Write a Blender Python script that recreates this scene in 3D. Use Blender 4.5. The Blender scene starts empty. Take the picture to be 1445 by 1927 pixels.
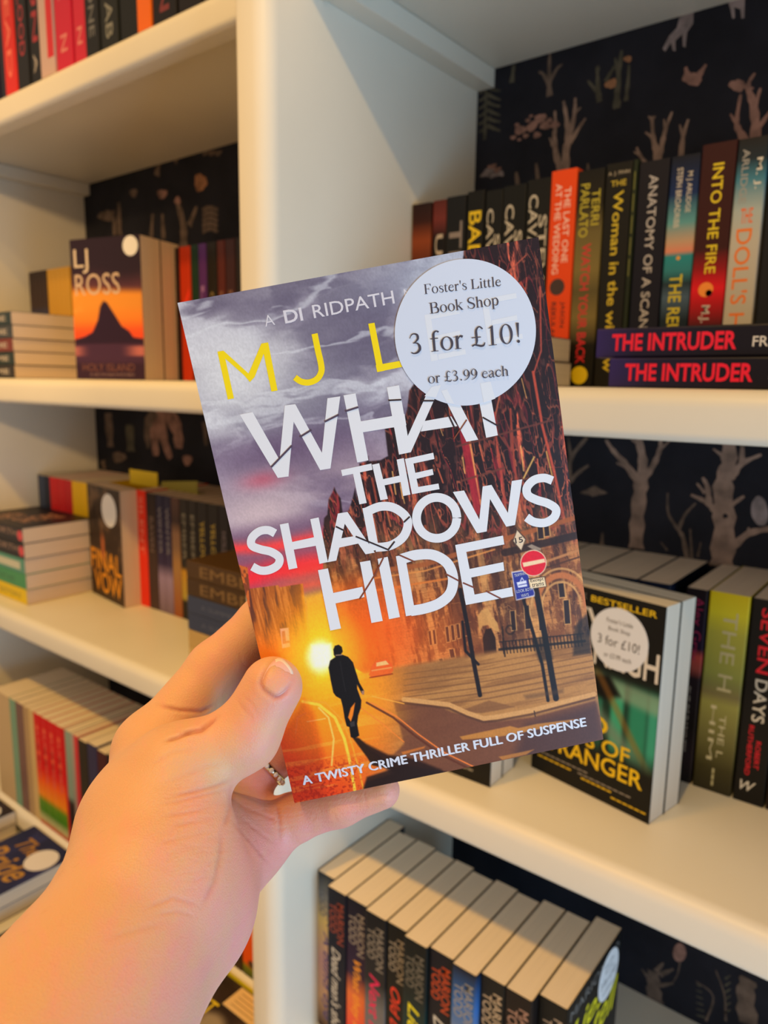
import bpy, bmesh, math, random
import numpy as np
from mathutils import Vector, Matrix
random.seed(4)
RNG = np.random.RandomState(7)
S = bpy.context.scene
COL = S.collection
FLOOR = -1.38            # the bookcase coordinates have z = 0 near eye level; everything is lifted by -FLOOR at the end

# ------------------------------------------------------------------ camera, light, exposure
IMG_W, IMG_H, FOC = 1445, 1927, 1388.28
CAM = np.array([.5578, -.480, .0099])
def cam_rot(yaw, pitch, roll):
    cy, sy, cp, sp = math.cos(yaw), math.sin(yaw), math.cos(pitch), math.sin(pitch)
    fwd = np.array([sy*cp, cy*cp, -sp]); right = np.array([cy, -sy, 0.]); down = np.cross(fwd, right)
    cr, sr = math.cos(roll), math.sin(roll)
    return np.stack([right*cr+down*sr, -right*sr+down*cr, fwd])
CR = cam_rot(-.6684, .17235, -.0151)
def c2w(q): return Vector(CR.T @ np.asarray(q, float) + CAM)
def at(px, py, **k):     # where a sight line meets the plane x=, y= or z=
    d = CR.T @ np.array([px-IMG_W/2, py-IMG_H/2, FOC]); (a, v), = k.items(); i = 'xyz'.index(a)
    return CAM + d*(v-CAM[i])/d[i]

cd = bpy.data.cameras.new('camera'); cam = bpy.data.objects.new('camera', cd); COL.objects.link(cam)
cd.sensor_fit = 'HORIZONTAL'; cd.sensor_width = 36; cd.lens = 36*FOC/IMG_W
cd.clip_start = .02; cd.clip_end = 30
M = Matrix(((CR[0][0], -CR[1][0], -CR[2][0], CAM[0]), (CR[0][1], -CR[1][1], -CR[2][1], CAM[1]), (CR[0][2], -CR[1][2], -CR[2][2], CAM[2]), (0, 0, 0, 1)))
cam.matrix_world = M
cd.dof.use_dof = True; cd.dof.focus_distance = .272; cd.dof.aperture_fstop = 16.5
S.camera = cam
S.view_settings.view_transform = 'Standard'; S.view_settings.look = 'None'
S.view_settings.exposure = 0; S.view_settings.gamma = 1; S.view_settings.use_curve_mapping = False

wd = bpy.data.worlds.new('world'); S.world = wd; wd.use_nodes = True
wd.node_tree.nodes['Background'].inputs[0].default_value = (1, .75, .52, 1)
wd.node_tree.nodes['Background'].inputs[1].default_value = .62

def lamp(name, kind, loc, energy, color, **kw):
    l = bpy.data.lights.new(name, kind); o = bpy.data.objects.new(name, l); COL.objects.link(o)
    l.energy = energy; l.color = color; o.location = loc
    tgt = kw.pop('target', None)
    for k, v in kw.items(): setattr(l, k, v)
    if tgt is not None: o.rotation_euler = (Vector(tgt)-Vector(loc)).to_track_quat('-Z', 'Y').to_euler()
    return o
lamp('ceiling_and_fill_spot', 'SPOT', (.44, -.63, .93), 22, (1, .62, .19), target=(.25, .1, -.35), spot_size=2.05, spot_blend=1, shadow_soft_size=.014)
lamp('ceiling_and_fill_spot', 'SPOT', (-.18, -.98, 1.5), 74, (1, .53, .06), target=(-.50, .13, -.70), spot_size=.92, spot_blend=1, shadow_soft_size=.03)
lamp('ceiling_and_fill_spot', 'SPOT', (.50, -1.40, .62), 62, (1, .62, .26), target=(-.90, .24, .08), spot_size=.46, spot_blend=1, shadow_soft_size=.05)  # added fill spot, no real fixture: brightens the left bay's side wall
lamp('ceiling_and_fill_spot', 'SPOT', (-.10, -.66, .95), 17, (1, .42, .02), target=(.24, -.30, -.25), spot_size=.72, spot_blend=.9, shadow_soft_size=.03)  # extra spot added to throw orange light on the hand's left side
lamp('window_daylight', 'AREA', (1.45, -.27, -.50), 15, (.34, .68, 1), target=(.1, .05, -.3), shape='RECTANGLE', size=.7, size_y=.9)

# ------------------------------------------------------------------ helpers
def lin(v):
    v = np.asarray(v, float)
    return np.where(v <= .04045, v/12.92, ((v+.055)/1.055)**2.4)
def sc(r, g, b): return tuple(float(x) for x in lin(np.array([r, g, b])/255.))
MATS = {}
def mat(name, col, rough=.5, spec=.4, bump=0, bscale=60, vary=0, vscale=8, metal=0, stops=None, span=None, coat=0, sss=0):
    key = name
    if key in MATS: return MATS[key]
    m = bpy.data.materials.new(name); m.use_nodes = True; nt = m.node_tree; N = nt.nodes; L = nt.links
    b = N['Principled BSDF']
    b.inputs['Roughness'].default_value = rough; b.inputs['Specular IOR Level'].default_value = spec
    b.inputs['Metallic'].default_value = metal; b.inputs['Coat Weight'].default_value = coat
    if col is not None: b.inputs['Base Color'].default_value = (*col, 1)
    tc = N.new('ShaderNodeTexCoord')
    if stops:
        sp = N.new('ShaderNodeSeparateXYZ'); mr = N.new('ShaderNodeMapRange'); rp = N.new('ShaderNodeValToRGB')
        L.new(tc.outputs['Object'], sp.inputs[0]); L.new(sp.outputs['Z'], mr.inputs[0])
        mr.inputs[1].default_value = 0; mr.inputs[2].default_value = span
        L.new(mr.outputs[0], rp.inputs[0])
        e = rp.color_ramp.elements
        while len(e) < len(stops): e.new(.5)
        for k, (p, c) in enumerate(stops): e[k].position = p; e[k].color = (*c, 1)
        L.new(rp.outputs[0], b.inputs['Base Color'])
    elif vary:
        nz = N.new('ShaderNodeTexNoise'); nz.inputs['Scale'].default_value = vscale; nz.inputs['Detail'].default_value = 6
        rp = N.new('ShaderNodeValToRGB'); L.new(tc.outputs['Object'], nz.inputs[0]); L.new(nz.outputs[0], rp.inputs[0])
        rp.color_ramp.elements[0].position = .3; rp.color_ramp.elements[1].position = .7
        rp.color_ramp.elements[0].color = (*[x*(1-vary) for x in col], 1); rp.color_ramp.elements[1].color = (*[min(1, x*(1+vary)) for x in col], 1)
        L.new(rp.outputs[0], b.inputs['Base Color'])
    if bump:
        nb = N.new('ShaderNodeTexNoise'); nb.inputs['Scale'].default_value = bscale; nb.inputs['Detail'].default_value = 5
        bp = N.new('ShaderNodeBump'); bp.inputs['Strength'].default_value = bump; bp.inputs['Distance'].default_value = .001
        L.new(tc.outputs['Object'], nb.inputs[0]); L.new(nb.outputs[0], bp.inputs['Height']); L.new(bp.outputs[0], b.inputs['Normal'])
    MATS[key] = m
    return m
def ink(c, rough=.4):     # printed or foiled lettering colour, c = 0..255 triple
    return mat('ink_%02x%02x%02x' % tuple(c), sc(*c), rough=rough)
def art_mat(name='printed_art', rough=.40, coat=.03):
    if name in MATS: return MATS[name]
    m = bpy.data.materials.new(name); m.use_nodes = True; N = m.node_tree.nodes; b = N['Principled BSDF']
    a = N.new('ShaderNodeVertexColor'); a.layer_name = 'art'; m.node_tree.links.new(a.outputs[0], b.inputs['Base Color'])
    b.inputs['Roughness'].default_value = rough; b.inputs['Coat Weight'].default_value = coat; b.inputs['Coat Roughness'].default_value = .25; b.inputs['Specular IOR Level'].default_value = .22
    MATS[name] = m
    return m
def pages_mat(name, c):
    if name in MATS: return MATS[name]
    m = bpy.data.materials.new(name); m.use_nodes = True; N = m.node_tree.nodes; L = m.node_tree.links; b = N['Principled BSDF']
    tc = N.new('ShaderNodeTexCoord'); mp = N.new('ShaderNodeMapping'); mp.inputs['Scale'].default_value = (900, 6, 6)
    nz = N.new('ShaderNodeTexNoise'); nz.inputs['Scale'].default_value = 1; nz.inputs['Detail'].default_value = 3
    rp = N.new('ShaderNodeValToRGB'); rp.color_ramp.elements[0].position = .3; rp.color_ramp.elements[1].position = .7
    rp.color_ramp.elements[0].color = (*[x*.86 for x in c], 1); rp.color_ramp.elements[1].color = (*c, 1)
    L.new(tc.outputs['Object'], mp.inputs[0]); L.new(mp.outputs[0], nz.inputs[0]); L.new(nz.outputs[0], rp.inputs[0]); L.new(rp.outputs[0], b.inputs['Base Color'])
    b.inputs['Roughness'].default_value = .85; b.inputs['Specular IOR Level'].default_value = .15
    MATS[name] = m
    return m

class MB:
    """collects polygons (with a material slot each) for one mesh"""
    def __init__(s): s.v = []; s.f = []; s.m = []
    def add(s, vs, fs, mi=0):
        o = len(s.v); s.v += [tuple(map(float, p)) for p in vs]
        for f in fs: s.f.append([o+i for i in f]); s.m.append(mi)
    def box(s, x0, x1, y0, y1, z0, z1, mi=0):
        s.add([(x0,y0,z0),(x1,y0,z0),(x1,y1,z0),(x0,y1,z0),(x0,y0,z1),(x1,y0,z1),(x1,y1,z1),(x0,y1,z1)],
              [(0,3,2,1),(4,5,6,7),(0,1,5,4),(1,2,6,5),(2,3,7,6),(3,0,4,7)], mi)
    def prism(s, prof, fn, a, b, mi=0, caps=True):     # prof: closed 2D outline, fn(u, v, t) -> point
        n = len(prof)
        s.add([fn(u, v, a) for u, v in prof]+[fn(u, v, b) for u, v in prof],
              [(i, (i+1) % n, n+(i+1) % n, n+i) for i in range(n)]+([tuple(range(n))[::-1], tuple(range(n, 2*n))] if caps else []), mi)
    def build(s, name, mats, parent=None, smooth=False, fix=True):
        me = bpy.data.meshes.new(name); me.from_pydata(s.v, [], s.f)
        for m in (mats if isinstance(mats, (list, tuple)) else [mats]): me.materials.append(m)
        me.polygons.foreach_set('material_index', s.m)
        if smooth: me.polygons.foreach_set('use_smooth', [True]*len(me.polygons))
        me.update()
        if fix:
            bm = bmesh.new(); bm.from_mesh(me); bmesh.ops.recalc_face_normals(bm, faces=bm.faces); bm.to_mesh(me); bm.free()
        return link(name, me, parent)
def link(name, me, parent=None):
    o = bpy.data.objects.new(name, me); COL.objects.link(o)
    if parent is not None: o.parent = parent
    return o
def tag(o, label, cat, group=None, kind=None):
    if label: o['label'] = label
    if cat: o['category'] = cat
    if group: o['group'] = group
    if kind: o['kind'] = kind
    return o
def empty(name, loc=(0, 0, 0), rot=(0, 0, 0)):
    o = bpy.data.objects.new(name, None); COL.objects.link(o); o.location = loc; o.rotation_euler = rot; o.empty_display_size = .03
    return o
def bevel(o, w, seg=3, ang=40):
    m = o.modifiers.new('bevel', 'BEVEL'); m.width = w; m.segments = seg; m.limit_method = 'ANGLE'; m.angle_limit = math.radians(ang)
    return o

FONT_CACHE = {}
def glyph_mesh(body, fat=0, shear=0, spacing=1):
    """flat outline of a line of text, scaled to the unit box"""
    k = (body, fat, shear, spacing)
    if k in FONT_CACHE: return FONT_CACHE[k]
    c = bpy.data.curves.new('t', 'FONT'); c.body = body; c.resolution_u = 3; c.offset = fat; c.shear = shear; c.space_character = spacing
    o = bpy.data.objects.new('t', c); me = bpy.data.meshes.new_from_object(o)
    v = np.array([p.co[:2] for p in me.vertices]) if len(me.vertices) else np.zeros((1, 2)); f = [tuple(p.vertices) for p in me.polygons]
    bpy.data.objects.remove(o); bpy.data.curves.remove(c); bpy.data.meshes.remove(me)
    v = v-v.min(0); v = v/np.maximum(v.max(0), 1e-6)
    FONT_CACHE[k] = (v, f)
    return FONT_CACHE[k]
def bold(body, shear=0): return glyph_mesh(body, .012, shear)

def img_fbm(U, V, seed, octs=5, pers=.55):
    """value-noise fbm on arrays"""
    r = np.random.RandomState(seed); out = np.zeros_like(U); amp = 1; tot = 0
    for o in range(octs):
        T = r.rand(64, 64); x = U*2**o; y = V*2**o
        xi = np.floor(x).astype(int); yi = np.floor(y).astype(int); fx = x-xi; fy = y-yi
        fx = fx*fx*(3-2*fx); fy = fy*fy*(3-2*fy)
        g = lambda a, b: T[(xi+a) % 64, (yi+b) % 64]
        out += amp*((g(0,0)*(1-fx)+g(1,0)*fx)*(1-fy)+(g(0,1)*(1-fx)+g(1,1)*fx)*fy); tot += amp; amp *= pers
    return out/tot
def sstep(a, b, x):
    t = np.clip((x-a)/(b-a), 0, 1); return t*t*(3-2*t)
def near(X, Y, pts, pad):
    xs = [p[0] for p in pts]; ys = [p[1] for p in pts]
    return (X > min(xs)-pad) & (X < max(xs)+pad) & (Y > min(ys)-pad) & (Y < max(ys)+pad)
def poly_mask(X, Y, pts, soft=1.2):
    out = np.zeros(X.shape); s = near(X, Y, pts, soft+1); x = X[s]; y = Y[s]
    inside = np.zeros(x.shape, bool); d2 = np.full(x.shape, 1e12); n = len(pts)
    for i in range(n):
        (x0, y0), (x1, y1) = pts[i], pts[(i+1) % n]
        if y0 != y1: inside ^= ((y0 > y) != (y1 > y)) & (x < (x1-x0)*(y-y0)/(y1-y0)+x0)
        dx, dy = x1-x0, y1-y0; t = np.clip(((x-x0)*dx+(y-y0)*dy)/(dx*dx+dy*dy+1e-9), 0, 1)
        d2 = np.minimum(d2, (x-x0-t*dx)**2+(y-y0-t*dy)**2)
    out[s] = sstep(-soft, soft, np.sqrt(d2)*np.where(inside, 1, -1))
    return out
def line_mask(X, Y, pts, w, soft=1.0):
    out = np.zeros(X.shape); s = near(X, Y, pts, w+soft+1); x = X[s]; y = Y[s]; d2 = np.full(x.shape, 1e12)
    for (x0, y0), (x1, y1) in zip(pts[:-1], pts[1:]):
        dx, dy = x1-x0, y1-y0; t = np.clip(((x-x0)*dx+(y-y0)*dy)/(dx*dx+dy*dy+1e-9), 0, 1)
        d2 = np.minimum(d2, (x-x0-t*dx)**2+(y-y0-t*dy)**2)
    out[s] = 1-sstep(-soft, soft, np.sqrt(d2)-w/2)
    return out
def mixc(img, m, col):
    m = m[..., None]; img[:] = img*(1-m)+np.asarray(col, float)*m
def painted_panel(name, w, h, nx, ny, paint, x, parent, material=None, y0=0., z0=0.):
    """a printed sheet in the plane x: paint(U, V) -> sRGB 0..255 array, U to the right, V down from the top"""
    U, V = np.meshgrid(np.linspace(0, 1, nx), np.linspace(0, 1, ny))
    img = np.clip(paint(U, V), 0, 255)
    co = np.stack([np.full(U.shape, x), y0+U*w, z0+h*(1-V)], -1).reshape(-1, 3).astype(np.float32)
    idx = np.arange(nx*ny).reshape(ny, nx)
    q = np.stack([idx[:-1, :-1], idx[1:, :-1], idx[1:, 1:], idx[:-1, 1:]], -1).reshape(-1, 4)
    me = bpy.data.meshes.new(name); me.vertices.add(len(co)); me.vertices.foreach_set('co', co.ravel())
    me.loops.add(q.size); me.loops.foreach_set('vertex_index', q.ravel().astype(np.int32))
    me.polygons.add(len(q)); me.polygons.foreach_set('loop_start', np.arange(0, q.size, 4, dtype=np.int32)); me.polygons.foreach_set('loop_total', np.full(len(q), 4, np.int32))
    me.update(calc_edges=True)
    ca = me.color_attributes.new('art', 'FLOAT_COLOR', 'POINT')
    rgba = np.concatenate([lin(img/255.), np.ones(img.shape[:2]+(1,))], -1).astype(np.float32)
    ca.data.foreach_set('color', rgba.ravel())
    me.materials.append(material or art_mat())
    return link(name, me, parent)

# ------------------------------------------------------------------ the setting: wall, floor, bookcase
W_UP, DEEP, XL, XR = .0397, .3477, -.8548, .94
REC = .05                                            # shelves sit back from the front of the uprights
PAINT = mat('cream_gloss_paint', (.80, .755, .65), rough=.38, spec=.4, bump=.05, bscale=45, vary=.03, vscale=5)
fl = MB(); fl.box(-3, 3.4, -3, .42, FLOOR-.04, FLOOR)
tag(fl.build('floor', mat('oak_boards', (.32, .22, .14), rough=.5, vary=.3, vscale=6)), None, None, kind='structure')
NAVY = mat('navy_wallpaper', (.017, .0175, .025), rough=.75, spec=.15, vary=.25, vscale=18)

def watercolour(name, c):
    if name in MATS: return MATS[name]
    m = mat(name, c, rough=.75, spec=.15); nt = m.node_tree; N = nt.nodes; L = nt.links
    tc = N.new('ShaderNodeTexCoord'); nz = N.new('ShaderNodeTexNoise'); nz.inputs['Scale'].default_value = 55; nz.inputs['Detail'].default_value = 5
    rp = N.new('ShaderNodeValToRGB'); rp.color_ramp.elements[0].position = .28; rp.color_ramp.elements[1].position = .62
    rp.color_ramp.elements[0].color = (*[x*.35+.008 for x in c], 1); rp.color_ramp.elements[1].color = (*c, 1)
    L.new(tc.outputs['Object'], nz.inputs[0]); L.new(nz.outputs[0], rp.inputs[0]); L.new(rp.outputs[0], N['Principled BSDF'].inputs['Base Color'])
    return m
WP = [NAVY, watercolour('print_beige', (.37, .25, .195)), watercolour('print_pink', (.40, .22, .175)), watercolour('print_orange', (.46, .22, .11)),
      watercolour('print_moss', (.115, .105, .075)), watercolour('print_lilac', (.33, .27, .27)), watercolour('print_dim', (.19, .135, .105))]
wall = MB(); wall.box(-1.2, 1.6, DEEP, DEEP+.05, FLOOR, 1.1, 0)
NL = [0]
def wp(X, Y, tr):
    p = at(tr[0]+X/tr[2], tr[1]+Y/tr[2], y=DEEP); return p[0], p[2]
def ribbon(pts, w, mi, tr, z=None):
    """a tapered printed branch on the wallpaper; w in the zoomed measure, tapering to a tip"""
    NL[0] += 1; off = DEEP-.00025-.00002*(NL[0] % 12)
    P = [np.array(wp(x, y, tr)) for x, y in pts]
    sc_ = np.linalg.norm(np.array(wp(pts[0][0]+10, pts[0][1], tr))-P[0])/10
    # smooth the path
    Q = []
    for i in range(len(P)-1):
        p0, p1, p2, p3 = P[max(i-1, 0)], P[i], P[i+1], P[min(i+2, len(P)-1)]
        for t in np.linspace(0, 1, 5)[:-1]:
            Q.append(.5*((2*p1)+(-p0+p2)*t+(2*p0-5*p1+4*p2-p3)*t*t+(-p0+3*p1-3*p2+p3)*t**3))
    Q.append(P[-1]); n = len(Q); ww = np.linspace(w[0], w[1], n)*sc_/2*1.25
    L_, R_ = [], []
    for i in range(n):
        d = Q[min(i+1, n-1)]-Q[max(i-1, 0)]; d = d/(np.linalg.norm(d)+1e-9); nn = np.array([-d[1], d[0]])
        j = 1+.18*math.sin(i*2.3+NL[0])
        L_.append(Q[i]+nn*ww[i]*j); R_.append(Q[i]-nn*ww[i]*j)
    vs = [(a[0], off, a[1]) for a in L_]+[(a[0], off, a[1]) for a in R_]
    wall.add(vs, [(i, i+1, n+i+1, n+i) for i in range(n-1)], mi)
def blob(cx, cy, rx, ry, mi, tr, rot=0, lumps=.12):
    NL[0] += 1; off = DEEP-.0005-.00002*(NL[0] % 12); n = 22; vs = []
    for k in range(n):
        a = 2*math.pi*k/n; r = 1+lumps*math.sin(3*a+NL[0])+lumps*.6*math.sin(7*a)
        x, y = rx*r*math.cos(a), ry*r*math.sin(a); c, s = math.cos(rot), math.sin(rot)
        p = wp(cx+x*c-y*s, cy+x*s+y*c, tr); vs.append((p[0], off, p[1]))
    wall.add(vs, [tuple(range(n))], mi)
def outline(pts, mi, tr):
    NL[0] += 1; off = DEEP-.0005-.00002*(NL[0] % 12)
    wall.add([(p[0], off, p[1]) for p in (wp(x, y, tr) for x, y in pts)], [tuple(range(len(pts)))], mi)
TA = (860, 0, 2.47)
R_ = ribbon
R_([(500,860),(505,720),(515,640),(510,560),(495,470)], (34, 9), 1, TA); R_([(518,645),(545,540),(550,455)], (22, 8), 1, TA)
R_([(525,665),(570,590),(598,550)], (18, 6), 1, TA); R_([(490,800),(465,740),(452,640),(458,590),(455,515)], (26, 8), 1, TA); R_([(545,530),(575,500)], (9, 4), 1, TA); R_([(445,680),(430,640)], (10, 4), 1, TA)
for x, y, rx, ry in ((295,605,28,20),(345,595,22,17),(390,550,28,20),(360,575,20,14),(410,585,24,18),(455,580,24,15),(372,628,18,14),(320,632,14,10),(262,640,14,9),(330,560,12,9),(430,560,14,10),(290,650,10,6),(280,580,12,7),(345,540,10,6)): blob(x, y, rx, ry, 2, TA, -.3)
R_([(935,775),(925,700),(912,640),(906,540)], (30, 9), 1, TA); R_([(938,740),(955,660),(970,600),(1000,520)], (24, 8), 1, TA); R_([(968,600),(962,555)], (12, 6), 1, TA)
R_([(912,640),(875,615)], (13, 6), 1, TA); R_([(906,560),(890,540)], (10, 5), 1, TA); R_([(906,560),(922,540)], (10, 5), 1, TA)
R_([(1038,765),(1050,640),(1075,555)], (24, 8), 1, TA); R_([(1050,640),(1035,580)], (12, 6), 1, TA); R_([(888,778),(850,720),(835,685)], (16, 7), 1, TA); R_([(855,725),(822,705)], (10, 5), 1, TA)
R_([(1375,720),(1388,600),(1375,480),(1352,400),(1385,340)], (46, 9), 2, TA); R_([(1385,500),(1410,410)], (18, 8), 2, TA); R_([(1365,690),(1312,610),(1300,560),(1318,440)], (32, 10), 2, TA)
R_([(1302,580),(1270,530)], (16, 6), 2, TA); R_([(1392,610),(1460,510)], (22, 10), 2, TA); blob(1302,398,37,28,2,TA,.1); R_([(1330,400),(1378,412)], (16, 6), 2, TA)
for k in range(6):
    y = 425+k*36; R_([(140,y-22),(120,y),(98,y+10)], (13, 5), 4, TA); R_([(140,y-22),(170,y-8),(202,y-2+6*(k % 2))], (14, 5), 4, TA)
R_([(128,650),(136,420)], (12, 8), 4, TA)
R_([(430,448),(428,340),(432,240)], (22, 7), 6, TA); R_([(425,390),(400,345),(380,335)], (14, 6), 6, TA); R_([(432,380),(465,320),(490,300)], (14, 6), 6, TA)
R_([(662,475),(655,400),(652,310)], (22, 9), 4, TA); R_([(655,430),(620,390),(608,375)], (14, 6), 4, TA); R_([(742,505),(748,380),(765,235)], (28, 12), 4, TA); R_([(785,470),(795,380),(800,300)], (16, 9), 4, TA)
R_([(690,380),(720,330),(740,300)], (16, 9), 4, TA); R_([(748,340),(735,270)], (14, 8), 4, TA); blob(716,390,30,20,3,TA,-.5); blob(794,275,19,15,3,TA); blob(655,318,10,13,4,TA)
outline([(1040,55),(1100,50),(1098,110),(1070,150),(1062,222),(1050,215),(1048,160),(1015,190),(1016,238),(1003,236),(995,200),(968,240),(956,228),(985,170),(1022,130)], 5, TA)
for k in range(3): R_([(985+k*14,205-k*26),(1008+k*12,190-k*24)], (7, 5), 0, (860, 0, 2.4701))
blob(1096,368,46,30,2,TA); R_([(1125,350),(1158,300)], (26, 8), 2, TA); R_([(1070,350),(1062,312)], (24, 8), 2, TA)
outline([(1255,-5),(1338,-5),(1336,85),(1322,88),(1318,45),(1290,35),(1292,85),(1280,88),(1270,40)], 5, TA)
for x, y in ((150,795),(185,790),(165,775),(200,808),(130,812),(170,815)): blob(x, y, 20, 12, 2 if x % 2 else 5, TA, -.2, .25)
R_([(285,880),(275,800)], (22, 8), 6, TA); R_([(380,860),(368,760)], (18, 8), 6, TA); R_([(610,800),(608,760)], (12, 6), 6, TA); blob(685,800,30,12,5,TA,0,.3); R_([(1072,760),(1085,720)], (10, 5), 6, TA); R_([(255,385),(265,300)], (18, 9), 4, TA)
TB = (1000, 700, 3.247)
R_([(640,1078),(648,880),(668,700),(668,640)], (68, 66), 1, TB); R_([(650,670),(585,575),(500,480),(455,415)], (40, 12), 1, TB); R_([(690,650),(750,560),(785,470),(790,410)], (34, 14), 1, TB); R_([(785,475),(845,420)], (16, 8), 1, TB)
R_([(672,660),(680,540),(652,400)], (56, 30), 1, TB); R_([(600,590),(520,555)], (22, 8), 1, TB); R_([(650,440),(610,410)], (16, 8), 1, TB); R_([(200,720),(225,640),(245,520),(340,400)], (34, 14), 6, TB); R_([(215,690),(280,620),(350,570)], (26, 10), 6, TB); R_([(240,510),(225,400)], (16, 8), 6, TB)
for x, y in ((345,735),(385,715),(420,735),(390,742)): blob(x, y, 36, 16, 6, TB, 0, .2)
R_([(950,1140),(925,1010),(880,940),(835,860),(832,740)], (26, 8), 6, TB); R_([(900,960),(940,870),(1005,800)], (20, 8), 6, TB); R_([(980,1140),(970,960)], (18, 8), 6, TB); R_([(1015,1130),(1035,1040)], (14, 6), 6, TB); R_([(830,1090),(790,1040)], (12, 6), 6, TB); R_([(430,1060),(435,980)], (22, 8), 6, TB)
R_([(1160,1190),(1178,950),(1172,700),(1205,560),(1208,430)], (120, 62), 1, TB); R_([(1215,650),(1285,560),(1405,505)], (46, 12), 1, TB); R_([(1285,565),(1290,430)], (30, 18), 1, TB); R_([(1165,900),(1110,830),(1060,790),(975,750)], (46, 14), 1, TB); R_([(1085,800),(1075,700),(1045,645)], (34, 14), 1, TB); R_([(1060,740),(1010,680)], (18, 8), 1, TB)
R_([(1225,810),(1300,758)], (26, 14), 1, TB); R_([(1215,1090),(1320,990),(1470,955)], (40, 26), 1, TB); R_([(1180,520),(1110,470)], (22, 8), 1, TB); blob(1395,850,52,92,5,TB,-.15,.03); R_([(1310,1000),(1330,950)], (16, 8), 1, TB); blob(1185,880,16,14,0,(1000,700,3.24701))
TC = (0, 0, 2.78)
blob(1050,955,32,46,3,TC); blob(850,1015,26,24,2,TC); blob(700,1010,20,22,6,TC); blob(560,1130,44,28,6,TC); blob(930,1050,16,20,2,TC)
R_([(960,1300),(960,1180),(925,1050)], (34, 14), 6, TC); R_([(990,1180),(1030,1080)], (20, 9), 6, TC); R_([(625,1230),(622,1060)], (22, 10), 6, TC); R_([(600,1230),(595,1100)], (16, 8), 6, TC); R_([(855,1250),(850,1120)], (18, 8), 6, TC); R_([(790,1250),(800,1120)], (16, 8), 6, TC); R_([(820,920),(835,840)], (24, 10), 6, TC); R_([(915,850),(935,810)], (16, 8), 6, TC)
for k in range(5): R_([(1060,1100+k*28),(1100,1085+k*28),(1140,1100+k*28)], (12, 9), 6, TC)
for x in (1080, 1110, 1140): blob(x, 800, 20, 14, 6, TC, 0, .3)
TD = (0, 600, 3.61)
R_([(1075,600),(1050,760),(1060,930)], (70, 30), 2, TD); R_([(1100,600),(1110,800),(1160,950)], (60, 26), 2, TD); R_([(1110,600),(1200,740),(1215,880)], (70, 40), 2, TD); R_([(1050,620),(1000,740),(1010,880)], (50, 20), 6, TD)
blob(810,940,46,36,6,TD); blob(1275,960,32,36,2,TD); R_([(735,640),(752,870)], (44, 30), 6, TD); R_([(880,720),(890,900)], (44, 40), 4, TD); R_([(700,960),(710,1020)], (24, 14), 6, TD); R_([(1390,700),(1400,860)], (30, 14), 6, TD)
TE = (1180, 1480, 4.31)
R_([(225,1740),(215,1620),(212,1500)], (96, 64), 6, TE); R_([(235,1500),(295,1430)], (34, 10), 6, TE); R_([(265,1530),(375,1480)], (34, 12), 6, TE); R_([(265,1615),(375,1595)], (26, 12), 6, TE); R_([(165,1540),(120,1480)], (24, 10), 6, TE); blob(426,1345,54,76,2,TE,0,.03); R_([(430,1420),(410,1520),(370,1590)], (8, 6), 6, TE)
R_([(640,1900),(700,1700),(560,1580)], (14, 6), 6, TE); R_([(800,1900),(790,1690),(720,1490)], (16, 6), 6, TE)
for k in range(6): R_([(600+k*6,1620+k*50),(560,1600+k*50)], (14, 6), 4, TE); R_([(795,1560+k*55),(840,1530+k*55)], (14, 6), 4, TE)
R_([(985,1927),(960,1700),(985,1560)], (120, 90), 6, TE)
tag(wall.build('wall_back', WP, fix=False), None, None, kind='structure')

# ---- the built-in bookcase
case = empty('bookcase', (0, 0, FLOOR))
tag(case, 'cream painted built-in bookcase with rounded shelf edges, two bays against dark woodland wallpaper', 'bookcase')
def cpart(mb, name, bev=0):
    mb.v = [(x, y, z-FLOOR) for x, y, z in mb.v]
    o = mb.build(name, PAINT, case)
    if bev: bevel(o, bev, 4)
    return o
for x0, x1 in ((0, W_UP), (XL-.04, XL), (XR, XR+.04)):
    m = MB(); r = .017; n = 8
    prof = [(x0, DEEP-.0005)]+[(x0+.005-.005*math.cos(a), .005-.005*math.sin(a)) for a in np.linspace(0, math.pi/2, 5)]
    prof += [(x1-r+r*math.sin(a), r-r*math.cos(a)) for a in np.linspace(0, math.pi/2, n)]+[(x1, DEEP-.0005)]
    m.prism(prof, lambda u, v, t: (u, v, t), FLOOR, 1.05)
    o = cpart(m, 'upright_panel')
    o.modifiers.new('edge', 'EDGE_SPLIT').split_angle = math.radians(40)
    for p in o.data.polygons: p.use_smooth = True
LEV = [(-.4053, -.368), (-.0274, .0095), (.3582, .395), (-.765, -.728)]
for (zb, zt) in LEV:
    for x0, x1 in ((XL, 0), (W_UP, XR)):
        m = MB(); r = .013; y0 = REC
        arc = [(y0+r-r*math.cos(a), zt-r+r*math.sin(a)) for a in np.linspace(0, math.pi/2, 8)]
        r2 = .007
        arcb = [(y0+r2-r2*math.sin(a), zb+r2-r2*math.cos(a)) for a in np.linspace(0, math.pi/2, 6)]
        prof = arcb+arc+[(DEEP-.0005, zt), (DEEP-.0005, zt-.014), (y0+.024, zt-.014), (y0+.024, zb)]
        m.prism(prof, lambda u, v, t: (t, u, v), x0, x1)
        o = cpart(m, 'shelf'); o.modifiers.new('edge', 'EDGE_SPLIT').split_angle = math.radians(35)
        for p in o.data.polygons: p.use_smooth = True
        # battens that carry the shelf
        for xa, xb in ((x0, x0+.024), (x1-.024, x1)):
            m = MB(); m.box(xa+.0002, xb-.0002, y0+.026, DEEP-.001, zt-.014-.021, zt-.0145)
            cpart(m, 'batten', .001)
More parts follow.
